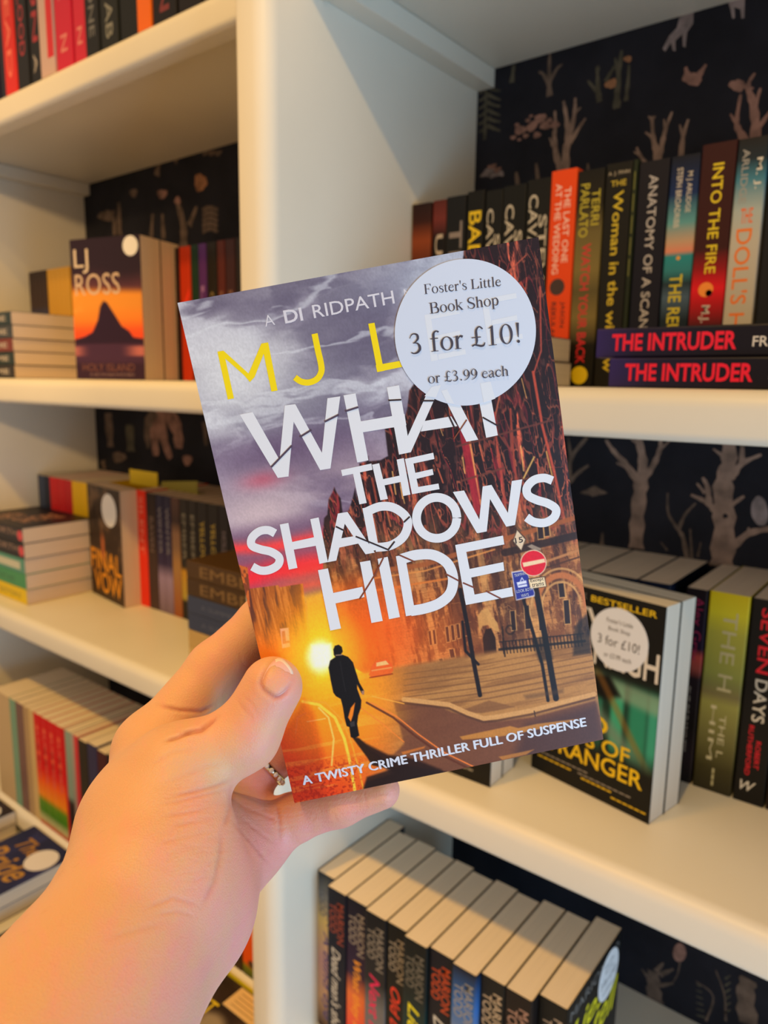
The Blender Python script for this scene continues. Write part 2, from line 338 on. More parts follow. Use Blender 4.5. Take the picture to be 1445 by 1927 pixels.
# the deeper base unit below the lowest shelf, its top a display ledge
m = MB(); m.box(XL-.04, XR+.04, -.30, DEEP-.0005, FLOOR, -.80); cpart(m, 'base_cabinet')
m = MB(); m.box(XL-.04, XR+.04, -.315, DEEP-.0005, -.7995, -.778); cpart(m, 'ledge_top', .004)

# ------------------------------------------------------------------ paperbacks
PAGE_CREAM = pages_mat('page_edges_cream', (.84, .72, .56)); PAGE_GREY = pages_mat('page_edges_greyed', (.74, .66, .55)); PAGE_TAN = pages_mat('page_edges_tan', (.76, .59, .45))
def cover_shape(t, d, h, cut=False):
    g, s = .00032, .0014
    out = [(0, d), (0, s), (s*.3, s*.3), (s, 0), (t-s, 0), (t-s*.3, s*.3), (t, s), (t, d)]
    inn = [(t-g, d), (t-g, s), (t-s, g), (s, g), (g, s), (g, d)]
    m = MB(); prof = out+inn; n = len(prof)
    m.add([(u, v, 0) for u, v in prof]+[(u, v, h) for u, v in prof], [(i, (i+1) % n, n+(i+1) % n, n+i) for i in range(n)])
    k = len(out)
    # end rims as quads between outer and inner outline
    pair = [(0, 13), (1, 12), (3, 11), (4, 10), (6, 9), (7, 8)]
    for z in (0, n):
        for (a, b), (c, d_) in zip(pair[:-1], pair[1:]):
            o_ = [q+z for q in range(a, c+1)]; m.f.append(o_+[d_+z, b+z]); m.m.append(0)
    return m
def spine_place(v, za, zb, xa, xb, t, h, mode='v'):
    """unit-box outline -> spine plane; za..zb from the top, xa..xb across"""
    if mode == 'v':   # reads downwards
        z = h*(1-(za+(zb-za)*v[:, 0])); x = t*(xa+(xb-xa)*v[:, 1])
    else:
        x = t*(xa+(xb-xa)*v[:, 0]); z = h*(1-zb)+h*(zb-za)*v[:, 1]
    return np.stack([x, np.full(len(x), -.00006), z], -1)
BOOKN = [0]
def book(label, t, loc, h=.198, d=.129, spine=None, stops=None, texts=(), pages=None, rot=(0, 0, 0), group=None, extra=(), front_text=(), name='paperback_book', disc=None):
    BOOKN[0] += 1
    root = empty(name, loc, rot); tag(root, label, 'book', group)
    if stops: m = mat('cover_print_%d' % BOOKN[0], None, rough=.42, spec=.22, stops=[(p, sc(*c)) for p, c in stops], span=h)
    else: m = mat('cover_%02x%02x%02x' % tuple(spine), sc(*spine), rough=.42, spec=.22)
    cover_shape(t, d, h).build('cover', m, root)
    pg = MB(); pg.box(.0006, t-.0006, .0007, d-.0006, .0004, h-.0004); pg.build('pages', pages or PAGE_CREAM, root)
    byname = {}
    for tx in texts:
        body, col, za, zb, xa, xb = tx[:6]; mode = tx[6] if len(tx) > 6 else 'v'; style = tx[7] if len(tx) > 7 else 'b'
        v, f = bold(body) if style == 'b' else (bold(body, .35) if style == 'i' else glyph_mesh(body, .03 if style == 'x' else 0))
        mb = MB(); mb.add(spine_place(v, za, zb, xa, xb, t, h, mode), f); mb.build('spine_lettering', ink(col), root, fix=False)
    for (x, z, r, col) in extra:           # round publisher's marks or motifs on the spine: x across, z from the top, radius as a part of the thickness
        mb = MB(); n = 24
        mb.add([(t*x+t*r*math.cos(a), -.00004, h*(1-z)+t*r*math.sin(a)) for a in np.linspace(0, 2*math.pi, n, endpoint=False)], [tuple(range(n))])
        mb.build('spine_emblem', ink(col), root, fix=False)
    for tx in front_text:
        body, col, ua, ub, va, vb = tx[:6]; style = tx[6] if len(tx) > 6 else 'b'
        v, f = bold(body) if style == 'b' else (bold(body, .35) if style == 'i' else glyph_mesh(body))
        P = np.stack([np.full(len(v), t+.00016), d*(ua+(ub-ua)*v[:, 0]), h*(1-vb+(vb-va)*v[:, 1])], -1)
        mb = MB(); mb.add(P, f); mb.build('cover_lettering', ink(col), root, fix=False)
    if disc: sticker(root, t+.0002, *disc)
    return root
STICK = mat('sticker_paper', (.80, .80, .83), rough=.45)
def sticker(root, x, cy, cz, r, lines=True, text=None):
    m = MB(); n = 64
    ring = [(cy+r*math.cos(a), cz+r*math.sin(a)) for a in np.linspace(0, 2*math.pi, n, endpoint=False)]
    m.add([(x+.00012, a, b) for a, b in ring]+[(x, a, b) for a, b in ring], [tuple(range(n))]+[(i, (i+1) % n, n+(i+1) % n, n+i) for i in range(n)])
    s = m.build('price_sticker', STICK, root, fix=False)
    if lines:
        for body, dz, w, hh in (("Foster's Little", .55, .9, .15), ('Book Shop', .27, .75, .17), ('3 for £10!', -.12, 1.45, .30), ('or £3.99 each', -.58, .95, .16)):
            v, f = glyph_mesh(body); P = np.stack([np.full(len(v), x+.0002), cy+(v[:, 0]-.5)*w*r, cz+(dz+(v[:, 1]-.5)*hh)*r], -1)
            k = MB(); k.add(P, f); k.build('sticker_lettering', ink((60, 58, 66)), s, fix=False)
    return s
FACE = -math.pi/2
def faceout(x, y, z, t, ang=0):       # front-left bottom corner of a face-out book stands at x, y
    a = FACE+ang
    return dict(loc=(x-t*math.cos(a), y-t*math.sin(a), z), rot=(0, 0, a))
def lying(xl, y, z, h=.198, ang=0):   # a book lying with its spine to the front, top end at the left
    return dict(loc=(xl+h*math.cos(ang), y+h*math.sin(ang), z), rot=(0, -math.pi/2, ang))

# ---- right bay, middle shelf: a row of thrillers, spines out
ZM, ZLo, ZT, ZB4 = .0098, -.3677, .3953, -.7275
K = (18, 16, 16); WHT = (196, 178, 156); CRM = (200, 190, 172)
XS = [.0415, .0678, .0865, .112, .134, .1558, .1828, .2091, .2365, .2637, .2946, .3227, .3487, .3778, .402]
row = [
 ('dark paperback with rusty orange smoke at the left end of the eye-level row, right bay', .196, dict(stops=[(.0, (40,28,24)), (.6, (24,16,16)), (.8, (150,70,34)), (.9, (60,26,18)), (1, (40,22,20))]), [('ME', WHT, .40, .8, .3, .75)], ()),
 ('black paperback with a red-topped spine, second from the left in the eye-level row', .197, dict(stops=[(0, (16,14,14)), (.8, (22,16,16)), (.9, (120,50,44)), (1, (90,36,30))]), [('UNDER', WHT, .18, .78, .25, .8)], ()),
 ('black paperback with grey spine lettering, left of the yellow-lettered one', .198, dict(spine=(24, 24, 26)), [('THIST', (140, 128, 124), .13, .75, .18, .85)], ()),
 ('black paperback with big yellow spine lettering and a yellow disc', .200, dict(spine=(20, 19, 16)), [('BAD', (240, 205, 20), .10, .36, .15, .85), ('APPLES', (240, 205, 20), .40, .9, .15, .85)], ((.5, .38, .3, (240, 205, 20)),)),
 ('black paperback with pale two-line lettering, first of the three matching spines', .198, dict(spine=(20, 20, 17)), [('CAVANAGH', CRM, .09, .7, .12, .5), ('STEVE', CRM, .22, .6, .55, .88)], ()),
 ('black paperback with pale two-line lettering, middle of the three matching spines', .199, dict(spine=(20, 20, 17)), [('CAVANAGH', CRM, .09, .7, .12, .5), ('STEVE', CRM, .22, .6, .55, .88)], ()),
 ('black paperback with pale two-line lettering beside the orange spine, last of three matching', .201, dict(stops=[(0, (22,22,20)), (.4, (40,60,50)), (.5, (24,24,20)), (1, (22,21,18))]), [('CAVANAGH', CRM, .07, .62, .10, .5), ('STEVE', CRM, .17, .55, .55, .9)], ((.7, .55, .2, (90, 150, 120)),)),
 ('bright orange paperback with pale lettering and a small dark house on its spine', .205, dict(spine=(240, 78, 22)), [('THE LAST ONE', (250, 205, 190), .08, .42, .55, .8), ('AT THE WEDDING', (250, 205, 190), .06, .47, .2, .45), ('JASON', (60, 22, 14), .60, .72, .6, .8), ('REKULAK', (60, 22, 14), .60, .78, .25, .45)], ((.45, .53, .3, (70, 50, 44)),)),
 ('black and olive paperback with red lettering and a yellow disc at its foot', .201, dict(stops=[(0, (20,18,14)), (.2, (26,24,14)), (.33, (128,112,62)), (.45, (96,86,50)), (.55, (130,114,62)), (.72, (112,98,54)), (.84, (40,34,20)), (1, (24,22,17))]), [('TERRI', (190,176,50), .09, .25, .58, .88), ('PARLATO', (190,176,50), .06, .30, .14, .48), ('WATCH YOUR BACK', (214,40,48), .33, .89, .3, .65)], ((.48, .945, .33, (225, 196, 20)),)),
 ('black paperback with yellow lettering in mixed sizes, right of the red-lettered one', .203, dict(spine=(26, 24, 18)), [('A. J. FINN', (190, 176, 150), .035, .055, .1, .9, 'h', 'r'), ('THE', (205, 180, 50), .075, .1, .22, .8, 'h'), ('Woman in the window', (214, 188, 40), .12, .93, .35, .72)], ()),
 ('navy black paperback with widely spaced silver lettering', .200, dict(stops=[(0, (16,17,32)), (.5, (18,17,32)), (1, (26,24,32))]), [('ANATOMY OF A SCANDAL', (186, 180, 178), .06, .86, .36, .66)], ((.35, .93, .09, (190, 150, 50)),)),
 ('teal and blue seascape paperback with yellow lettering', .200, dict(stops=[(0, (20,28,40)), (.30, (18,34,44)), (.40, (74,96,118)), (.46, (34,52,60)), (.52, (50,130,136)), (.58, (38,140,146)), (.60, (224,140,110)), (.64, (196,160,128)), (.72, (96,158,160)), (.84, (20,44,92)), (1, (20,24,36))]), [('M J ARLIDGE', (206,196,180), .07, .24, .56, .78), ('STEPH BROADRIBB', (206,196,180), .05, .3, .24, .44), ('THE REUNION', (214, 196, 30), .50, .93, .26, .7)], ((.5, .43, .07, (230, 160, 60)),)),
 ('dark maroon paperback with yellow lettering and a red flame', .205, dict(stops=[(0, (44,16,16)), (.26, (70,18,18)), (.36, (190,14,24)), (.42, (236,20,34)), (.5, (150,14,20)), (.58, (60,20,18)), (1, (56,20,20))]), [('INTO THE FIRE', (236, 208, 30), .08, .52, .36, .68), ('M.J. ARLIDGE', (206, 196, 186), .65, .95, .3, .62)], ((.45, .585, .22, (255, 150, 50)), (.55, .60, .1, (70, 10, 10)))),
 ('pale blue-grey paperback with tall orange lettering, right end of the eye-level row', .204, dict(stops=[(0, (190,180,160)), (.6, (196,188,172)), (.72, (176,186,180)), (.84, (70,130,150)), (.92, (30,44,54)), (1, (30,28,30))]), [('M. J.', (220,214,200), .08, .2, .62, .86), ('ARLIDGE', (160,156,150), .04, .25, .18, .42), ("THE", (236,110,50), .27, .33, .3, .7, 'h'), ("DOLL'S HOUSE", (240, 124, 34), .35, .99, .2, .75)], ()),
]
for i, (lab, h, cv, tx, ex) in enumerate(row):
    t = XS[i+1]-XS[i]-.0008
    if i == 9: t -= .005
    book(lab, t, (XS[i], .216+.003*RNG.rand(), ZM), h=h, d=.129, texts=tx, extra=ex, **cv)
book('very thin dark green paperback between the yellow-lettered and the navy spines', .0045, (.2892, .217, ZM), h=.203, spine=(34, 42, 24), texts=[('-----', (120, 120, 50), .05, .5, .4, .6)])
for i, lab in enumerate(('black paperback at the right edge of the eye-level row, beside the orange lettering', 'dark grey paperback hidden right of the last black spine of the eye-level row')):
    book(lab, .027, (.4035+i*.028, .218, ZM), h=.2, spine=(26+8*i, 26, 28))
for i, (xl, lab) in enumerate(((.340, 'lower of two purple paperbacks with bright red lettering lying on the middle shelf'), (.327, 'upper of two purple paperbacks with bright red lettering lying on the middle shelf'))):
    book(lab, .0215, h=.198, stops=[(0, (18,16,22)), (.55, (22,18,30)), (.85, (30,24,52)), (1, (50,38,96))], texts=[('THE INTRUDER', (236, 18, 52), .06, .50, .22, .80, 'v', 'x'), ('FREIDA McFADDEN', (214, 204, 190), .55, .95, .3, .62), ('FROM', (190, 180, 170), .60, .66, .78, .86)], **lying(xl, .066+.004*i, ZM+i*.0218), pages=PAGE_GREY)
for i in range(2):
    book(('lower', 'upper')[i]+' paperback of the pair lying by the orange spine, page ends showing', .0225, h=.198, spine=((40, 30, 30), (60, 44, 40))[i], pages=PAGE_GREY, **lying(.047-.002*i, .078, ZM+i*.0228))

# ---- right bay, lower shelf
def stranger_art(U, V):
    X, Y = U*129, V*198; img = np.zeros(U.shape+(3,)); img[:] = (18, 17, 14)
    n = img_fbm(U*5, V*5, 3); m = sstep(.33, .42, V)*(1-sstep(.66, .8, V))
    mixc(img, m*(.4+.6*n), (26, 66, 52)); 
    for x0, w_, c in ((.70, .07, (60, 170, 130)), (.86, .1, (46, 140, 108)), (.55, .05, (40, 110, 90)), (.97, .05, (60, 160, 130)), (.3, .06, (50, 130, 100))):
        mixc(img, m*sstep(w_, w_*.4, abs(U-x0))*sstep(.36, .46, V), c)
    mixc(img, m*sstep(.07, .02, abs(V-.43-.06*(U-.7)))*.7, (150, 170, 140)); mixc(img, sstep(.09, .0, abs(V-.56-.5*(U-.5)))*m*.8, (120, 140, 120))
    mixc(img, poly_mask(U, V, [(.35,.42),(.62,.38),(.72,.46),(.6,.5),(.4,.49)], .02), (12, 12, 10)); mixc(img, sstep(.05, .01, abs(V-.55-.9*(U-.72)))*m*.5, (170, 110, 40))
    return img
def with_art(root, art, t, d=.129, h=.198, nx=90, ny=138, name='front_cover', x=.0001):
    return painted_panel(name, d, h, nx, ny, art, t+x, root)
YEL = (238, 196, 12)
s_args = faceout(.2504, .1545, ZLo, .025, -.19)
b = book('black and green paperback with yellow title and round price sticker, standing face-out on lower shelf', .025, spine=(22, 22, 18), pages=PAGE_GREY, **s_args,
     front_text=[('...OPE', (150, 140, 130), .10, .40, .03, .055, 'r'), ('BESTSELLER', YEL, .44, .94, .03, .06), ('STEVE', (225, 215, 200), .02, .70, .09, .20), ('CAVANAGH', (225, 215, 200), .02, .98, .215, .35), ('TWO', YEL, .05, .64, .59, .675), ('KINDS OF', YEL, .05, .82, .69, .765), ('STRANGER', YEL, .05, .93, .775, .86),
                 ('------', YEL, .06, .36, .915, .922), ('---------', (150,140,130), .08, .5, .892, .898), ('---------', (150,140,130), .42, .85, .912, .918), ('------', YEL, .45, .7, .93, .937), ('------', YEL, .7, .97, .955, .962)],
     disc=(.087, .158, .0285))
with_art(b, stranger_art, .025)
a_ = FACE-.19; bx = s_args['loc']; back = (bx[0]-.0265*math.cos(a_), bx[1]-.0265*math.sin(a_), ZLo)
book('second copy standing directly behind the face-out black and green paperback', .0255, loc=back, rot=(0, 0, a_), spine=(22, 22, 18), pages=PAGE_GREY)
sm = faceout(.110, .0905, ZLo, .024, .02)
book('black face-out paperback on the lower shelf, mostly hidden behind the held book', .024, spine=(24, 22, 18), pages=PAGE_GREY, front_text=[('----', (150, 140, 120), .66, .88, .9, .91), ('---', (150, 140, 120), .7, .85, .94, .95)], **sm)
book('second copy right behind the mostly hidden black face-out paperback', .024, loc=(sm['loc'][0]-.0245*math.cos(FACE+.02), sm['loc'][1]+.0245, ZLo), rot=(0, 0, FACE+.02), spine=(24, 22, 18), pages=PAGE_GREY)
low = [
 (.0445, .026, (30, 34, 44), 'navy paperback at the back of the lower right shelf beside the upright', (), None), (.071, .03, (20, 20, 24), 'black paperback at the back of the lower right shelf, second from the upright', (), None),
 (.1015, .028, (44, 30, 30), 'brown paperback at the back of the lower right shelf, third from the upright', (), None), (.130, .03, (22, 26, 34), 'dark blue paperback at the back of the lower right shelf, hidden by the held book', (), None),
 (.1605, .028, (26, 22, 20), 'black paperback on the lower right shelf behind the hidden face-out copies', (), None), (.189, .03, (20, 28, 40), 'blue-black paperback left behind the face-out green and black book', (), None),
 (.2195, .05, (24, 24, 28), 'thick black paperback whose page tops show above the face-out green book', (), None), (.2705, .05, (16, 30, 48), 'thick dark blue paperback behind the sticker of the face-out green book', (), None),
 (.3215, .031, (20, 24, 40), 'dark paperback just left of the plum-lettered spine', (), None),
]
for x, t, c, lab, tx, _ in low: book(lab, t, (x, .219, ZLo), h=.194, spine=c, pages=PAGE_TAN)
book('black paperback with plum red script and grey lettering on its spine', .0195, (.3655, .224, ZLo), h=.1935, pages=PAGE_TAN, stops=[(0, (22,18,16)), (.14, (40,30,34)), (.3, (24,20,18)), (.55, (36,26,30)), (.60, (150,70,60)), (.66, (180,70,60)), (.70, (30,18,40)), (1, (26,18,20))],
     texts=[('Alex Gray', (150, 36, 70), .04, .36, .3, .85, 'v', 'r'), ('OUT OF DARKNESS', (150, 140, 128), .49, .84, .3, .62), ('--', (110, 20, 40), .88, .95, .4, .5)])
book('yellow-green paperback with faint pale lettering, left of the red-lettered black one', .0345, (.3866, .2235, ZLo), h=.1945, pages=PAGE_TAN, stops=[(0, (46,42,26)), (.12, (66,60,30)), (.3, (120,114,62)), (.45, (150,146,74)), (.5, (120,110,70)), (.6, (150,150,70)), (.8, (176,166,62)), (.9, (214,196,40)), (1, (205,178,20))],
     texts=[('THE H', (196, 180, 130), .09, .48, .4, .75, 'v', 'r'), ('THE L', (206, 194, 150), .60, .82, .54, .7, 'v', 'r'), ('HIM', (206, 194, 150), .56, .84, .3, .44, 'v', 'r'), ('---', (190, 180, 130), .88, .97, .48, .54)])
book('black paperback with bold red and cream lettering and a white emblem at the foot', .0265, (.4228, .2235, ZLo), h=.1945, pages=PAGE_TAN, spine=(20, 18, 16),
     texts=[('SEVEN', (232, 22, 40), .04, .35, .32, .72), ('DAYS', (214, 202, 180), .38, .59, .34, .74), ('ROBERT', (220, 18, 40), .68, .82, .56, .72), ('RUTHERFORD', (220, 18, 40), .61, .86, .3, .46), ('W', (214, 206, 190), .89, .94, .2, .7, 'h', 'i')])
for i in range(2): book(('brown-black paperback right of the red-lettered spine, cut off by the picture edge', 'black paperback beyond the brown-black one on the lower right shelf')[i], .03, (.4505+.031*i, .224, ZLo), h=.195, spine=(34-10*i, 24, 20), pages=PAGE_TAN)

# ---- right bay, bottom shelf: one author's series, then bare shelf
SIL = (150, 138, 126)
series = [  # t, y front, stops, author colour, title, title colour, label
 (.0255, .064, [(0, (60,40,34)), (.2, (196,160,126)), (.45, (190,150,150)), (.7, (206,186,120)), (.85, (120,130,140)), (1, (30,34,44))], (88,92,110), 'A blind eye', (60,50,130), 'pale cloudy paperback against the white upright, first of the series on the bottom shelf'),
 (.0265, .052, [(0, (16,18,34)), (1, (22,22,34))], (150,64,40), "Dead man's shoes", (206,200,190), 'navy paperback with rust-red author name and white title, second of the series'),
 (.0275, .053, [(0, (30,26,30)), (.2, (236,80,60)), (.42, (230,120,60)), (.55, (50,30,60)), (1, (20,20,34))], SIL, 'What they knew', (246,160,30), 'dark paperback with an orange title over a red glow, third of the series'),
 (.0275, .050, [(0, (70,20,40)), (.25, (120,110,116)), (.45, (110,110,112)), (.6, (36,36,40)), (1, (24,24,28))], (140,130,118), 'Next in line', (226,20,90), 'grey-black paperback with a hot pink title, fourth of the series'),
 (.0245, .051, [(0, (18,18,18)), (1, (22,22,22))], (150,138,122), 'Old bones lie', (240,60,30), 'black paperback with a scarlet title, fifth of the series'),
 (.0275, .046, [(0, (40,150,150)), (.25, (30,110,110)), (.45, (24,60,60)), (.7, (26,34,34)), (1, (22,24,24))], (110,104,92), 'Lies to tell', (240,226,20), 'dark teal paperback with a bright yellow title, sixth of the series'),
 (.0275, .050, [(0, (18,20,32)), (1, (26,26,36))], (196,74,30), 'Dead', (214,208,196), 'navy black paperback with orange author name and white title, seventh of the series'),
 (.0265, .047, [(0, (200,180,120)), (.4, (190,186,180)), (.7, (90,120,170)), (.8, (60,110,180)), (1, (26,28,38))], (150,146,140), 'A', (70,60,140), 'sky blue and cream paperback, eighth of the series'),
 (.0255, .054, [(0, (22,22,20)), (1, (28,28,26))], (190,166,134), 'In plain sight', (200,180,150), 'black paperback with tan author lettering, ninth of the series'),
 (.0265, .054, [(0, (36,22,22)), (1, (30,24,22))], (170,130,110), 'See them run', (180,60,50), 'black paperback with brown-pink author lettering, tenth of the series'),
]
x = W_UP+.0012
for i, (t, y, st, ac, ti, tc_, lab) in enumerate(series):
    book(lab, t, (x, y, ZB4), h=.198, stops=st, pages=PAGE_CREAM, texts=[('MARION', ac, .07, .32, .53, .90, 'v', 'b'), ('TODD', ac, .09, .27, .12, .49, 'v', 'b'), (ti, tc_, .36, min(.94, .36+.05*len(ti)+.04), .24, .74, 'v', 'i')])
    x += t+.0007
def lies_art(U, V):
    img = np.zeros(U.shape+(3,)); img[:] = (14, 16, 18); n = img_fbm(U*4, V*4, 8)
    mixc(img, sstep(.4, .9, V)*(.3+.7*n), (40, 130, 140)); mixc(img, sstep(.62, .75, V)*sstep(.5, .9, U), (150, 190, 190))
    return img
b = book('last of the series, black with a yellow title and a round sticker on its cover', .0275, (x, .066, ZB4), h=.198, spine=(24, 24, 22), texts=[('MARION', (190,166,140), .08, .31, .55, .86, 'v', 'r'), ('TODD', (190,166,140), .10, .26, .18, .5, 'v', 'r'), ('Lies to tell', (238, 226, 20), .36, .9, .24, .74, 'v', 'i')],
         front_text=[('MARION', (120, 118, 116), .06, .70, .045, .095, 'r'), ('TODD', (120, 118, 116), .66, .95, .045, .095, 'r'), ('Lies', (226, 216, 20), .06, .72, .14, .27, 'i'), ('to tell', (226, 216, 20), .10, .98, .25, .42, 'i')], disc=(.098, .166, .0255))
with_art(b, lies_art, .0275)

# ---- left bay, top shelf
top = [(-.5850, .018, (30, 24, 52), 'violet-black paperback at the left picture edge of the top shelf', [('THE', (120,110,130), .3, .8, .3, .7)]),
 (-.5662, .018, (26, 20, 40), 'dark navy paperback left of the red one on the top shelf', []), (-.5475, .034, (222, 40, 30), 'red paperback on the top shelf, left of two black ones', [('DEAD', (250,120,90), .2, .9, .3, .7)]),
 (-.5128, .033, (20, 18, 20), 'black paperback with red lettering, left one of two on the top shelf', [('BLOOD', (170,30,40), .35, .8, .3, .75)]), (-.479, .03, (20, 18, 20), 'black paperback with red lettering, right one of two on the top shelf', [('RUN', (170,30,40), .2, .75, .3, .75), ('A', (180,170,160), .82, .94, .3, .6)]),
 (-.4483, .036, (206, 176, 170), 'pale pink-white paperback on the top shelf with a red patch', [('I', (214, 20, 30), .3, .9, .55, .99)]), (-.411, .040, (206, 30, 62), 'crimson paperback on the top shelf, left one of a pair', [('PRIZE', (226,110,110), .1, .6, .3, .7), ('N', (226,130,120), .8, .9, .3, .7)]),
 (-.3695, .028, (206, 34, 62), 'crimson paperback on the top shelf, right one of a pair', [('PRIZE', (226,110,110), .1, .6, .3, .7), ('N', (226,130,120), .8, .9, .3, .7)]),
 (-.340, .031, (20, 20, 20), 'black paperback with grey lettering right of the crimson pair', [('THE ONE', (110,110,110), .3, .9, .3, .7)]), (-.308, .038, (24, 26, 20), 'black paperback with a mossy grey-green patch near its foot', [('L', (140,150,110), .5, .7, .1, .9), ('AB', (130,130,120), .75, .95, .3, .7)]),
 (-.269, .036, (18, 20, 18), 'plain black paperback left of the orange one on the top shelf', []), (-.232, .027, (236, 110, 20), 'orange paperback near the upright on the top shelf', []),
 (-.204, .044, (20, 16, 18), 'thick black paperback next to the orange one on the top shelf', [('DON', (120,40,40), .4, .95, .3, .7)]), (-.159, .04, (24, 18, 20), 'black paperback nearest the upright but one on the top shelf', []), (-.118, .04, (34, 24, 24), 'brown-black paperback nearest the upright on the top shelf', [])]
for x, t, c, lab, tx in top: book(lab, t-.001, (x, .058+.003*RNG.rand(), ZT), h=.198, spine=c, texts=tx)

# ---- left bay, middle shelf
def ross_art(U, V):
    img = np.zeros(U.shape+(3,)); img[:] = (40, 24, 40)
    mixc(img, sstep(.2, .36, V+.02*np.sin(U*6)), (92, 50, 62)); mixc(img, sstep(.33, .40, V-.03*U+.02), (232, 150, 52)); mixc(img, sstep(.45, .62, V), (246, 132, 40)); mixc(img, sstep(.56, .68, V), (244, 84, 36))
    n = img_fbm(U*3, V*14, 5); mixc(img, sstep(.52, .7, n)*sstep(.36, .4, V)*(1-sstep(.6, .66, V))*.6, (236, 170, 80))
    mt = [(0,.71),(.15,.69),(.27,.66),(.36,.57),(.40,.48),(.45,.44),(.50,.45),(.56,.50),(.62,.55),(.70,.62),(.80,.655),(.86,.70),(1,.71),(1,.75),(0,.75)]
    mixc(img, poly_mask(U, V, mt, .008), (44, 22, 48)); mixc(img, sstep(.735, .75, V), (70, 40, 70)); mixc(img, sstep(.75, .77, V)*(1-sstep(.82, .84, V))*sstep(.2, .5, abs(U-.45)), (190, 110, 110)); mixc(img, sstep(.86, .9, V), (54, 28, 52))
    return img
ra = .26; rx, ry, rt = -.4975, .112, .0415
for i in range(2):
    a = FACE+ra; k = (i+1)*rt+i*.0006
    lab = ('thick paperback with a dark island against an orange sunset on its cover, standing face-out', 'second copy of the island sunset paperback, directly behind the face-out one')[i]
    b = book(lab, rt, (rx-k*math.cos(a), ry-k*math.sin(a), ZM), rot=(0, 0, a), spine=(44, 26, 44), pages=PAGE_TAN, front_text=() if i else [('LJ', (214,196,176), .05, .26, .07, .24, 'r'), ('ROSS', (206,180,156), .05, .70, .245, .395, 'r'), ('HOLY ISLAND', (120,74,62), .10, .86, .885, .94, 'r'), ('A DCI RYAN MYSTERY', (150,120,120), .2, .86, .955, .975, 'r')], disc=None if i else (.112, .184, .0135, False))
    if not i: with_art(b, ross_art, rt)
for i, (c, lab) in enumerate((((40,34,34), 'lowest small paperback of the pile left of the island sunset book'), ((24,44,44), 'dark teal small paperback, second from the bottom of the pile by the sunset book'), ((120,50,44), 'rust-red small paperback in the middle of the pile by the sunset book'), ((60,66,74), 'slate small paperback, second from the top of the pile by the sunset book'), ((34,54,60), 'topmost small paperback of the pile by the sunset book, two small rows behind it'))):
    book(lab, .0205, h=.178, d=.111, spine=c, pages=PAGE_TAN, texts=[('CRIME', (190,180,170), .3, .9, .3, .7)], **lying(-.84+.002*(i % 2), .0885, ZM+i*.0207))
for i in range(4): book('slim dark brown and blue paperback, %s of the four behind the pile of small books' % ('first', 'second', 'third', 'last')[i], .0152, (-.826+i*.0157, .213, ZM), h=.19, stops=[(0, (40,50,80)), (.55, (50,66,110)), (.68, (56,40,44)), (1, (44,30,30))], texts=[('SAGA', (110,120,150), .5, .9, .3, .7)])
for i in range(5): book('slim yellow paperback, %s of the five behind the pile of small books' % ('first', 'second', 'third', 'fourth', 'last')[i], .0148, (-.7622+i*.0152, .214, ZM), h=.19, spine=(206, 156, 56))
for x, t, c, lab, tx in ((-.394, .0105, (50,30,30), 'dark red-brown paperback right of the sunset book copies', []), (-.382, .0245, (196,56,26), 'orange-red paperback at the back of the middle left shelf', [('V', (240,60,40), .3, .6, .2, .9)]), (-.3555, .0165, (26,58,48), 'dark green paperback between the orange-red and violet spines', []), (-.338, .0175, (84,44,120), 'violet paperback on the middle left shelf', [('LA', (150,110,180), .3, .7, .3, .7)]),
    (-.3195, .022, (30,26,22), 'black paperback with dull gold lettering right of the violet one', [('GHOST', (130,110,70), .35, .75, .3, .7)]), (-.2965, .0165, (84,34,30), 'dull red paperback with faint lettering on the middle left shelf', [('SHORE', (140,100,80), .35, .75, .3, .7)]), (-.279, .0205, (56,28,32), 'maroon paperback with faint lettering on the middle left shelf', [('STORM', (140,100,80), .35, .75, .3, .7)]), (-.2575, .03, (30,24,24), 'black paperback near the upright on the middle left shelf', []), (-.2265, .03, (36,28,30), 'brown-black paperback next to the upright, behind the held book', [])):
    book(lab, t-.0006, (x, .2165, ZM), h=.192, spine=c, texts=tx)

# ---- left bay, lower shelf
for i, (c, lab, tx) in enumerate((((226,196,16), 'yellow book at the bottom of the pile on the lower left shelf', [('SISTERS', (150,130,30), .5, .9, .3, .65)]), ((70,150,100), 'green book, second from the bottom of the pile on the lower left shelf', [('TIDE', (40,110,70), .4, .8, .3, .65)]), ((86,150,134), 'sea-green book with a pale label, middle of the pile on the lower left shelf', [('I', (200,200,180), .45, .92, .25, .75)]),
      ((34,26,28), 'black red-ended book, second from the top of the lower left shelf pile', [('NORTH', (140,110,96), .4, .9, .4, .8)]), ((36,28,30), 'topmost black book of the pile on the lower left shelf', [('NORTH', (140,110,96), .4, .9, .4, .8)]))):
    b = book(lab, .0262, h=.198, spine=c, pages=PAGE_TAN, texts=tx, extra=((.5, .955, .34, (210, 60, 70)),) if i > 2 else (), front_text=[('NORTH', (176,130,110), .1, .5, .2, .45), ('SHORE', (176,130,110), .2, .8, .5, .75)] if i == 4 else (), **lying(-.8525+.0012*(i % 2), .0885, ZLo+i*.0264))
x = -.848
for t, c, lab in ((.024, (58,70,96), 'slate blue paperback in the left corner of the lower left shelf'), (.0205, (34,40,60), 'dark blue paperback second from the left corner of the lower left shelf'), (.0268, (206,30,36), 'red paperback, left one of three on the lower left shelf'), (.0268, (200,28,36), 'red paperback, middle one of three on the lower left shelf'), (.0268, (190,26,36), 'red paperback, right one of three on the lower left shelf'), (.033, (226,180,16), 'yellow paperback, left one of two on the lower left shelf'), (.030, (230,184,16), 'yellow paperback, right one of two beside the face-out orange-lettered book')):
    book(lab, t-.0007, (x, .216, ZLo), h=.194, spine=c); x += t
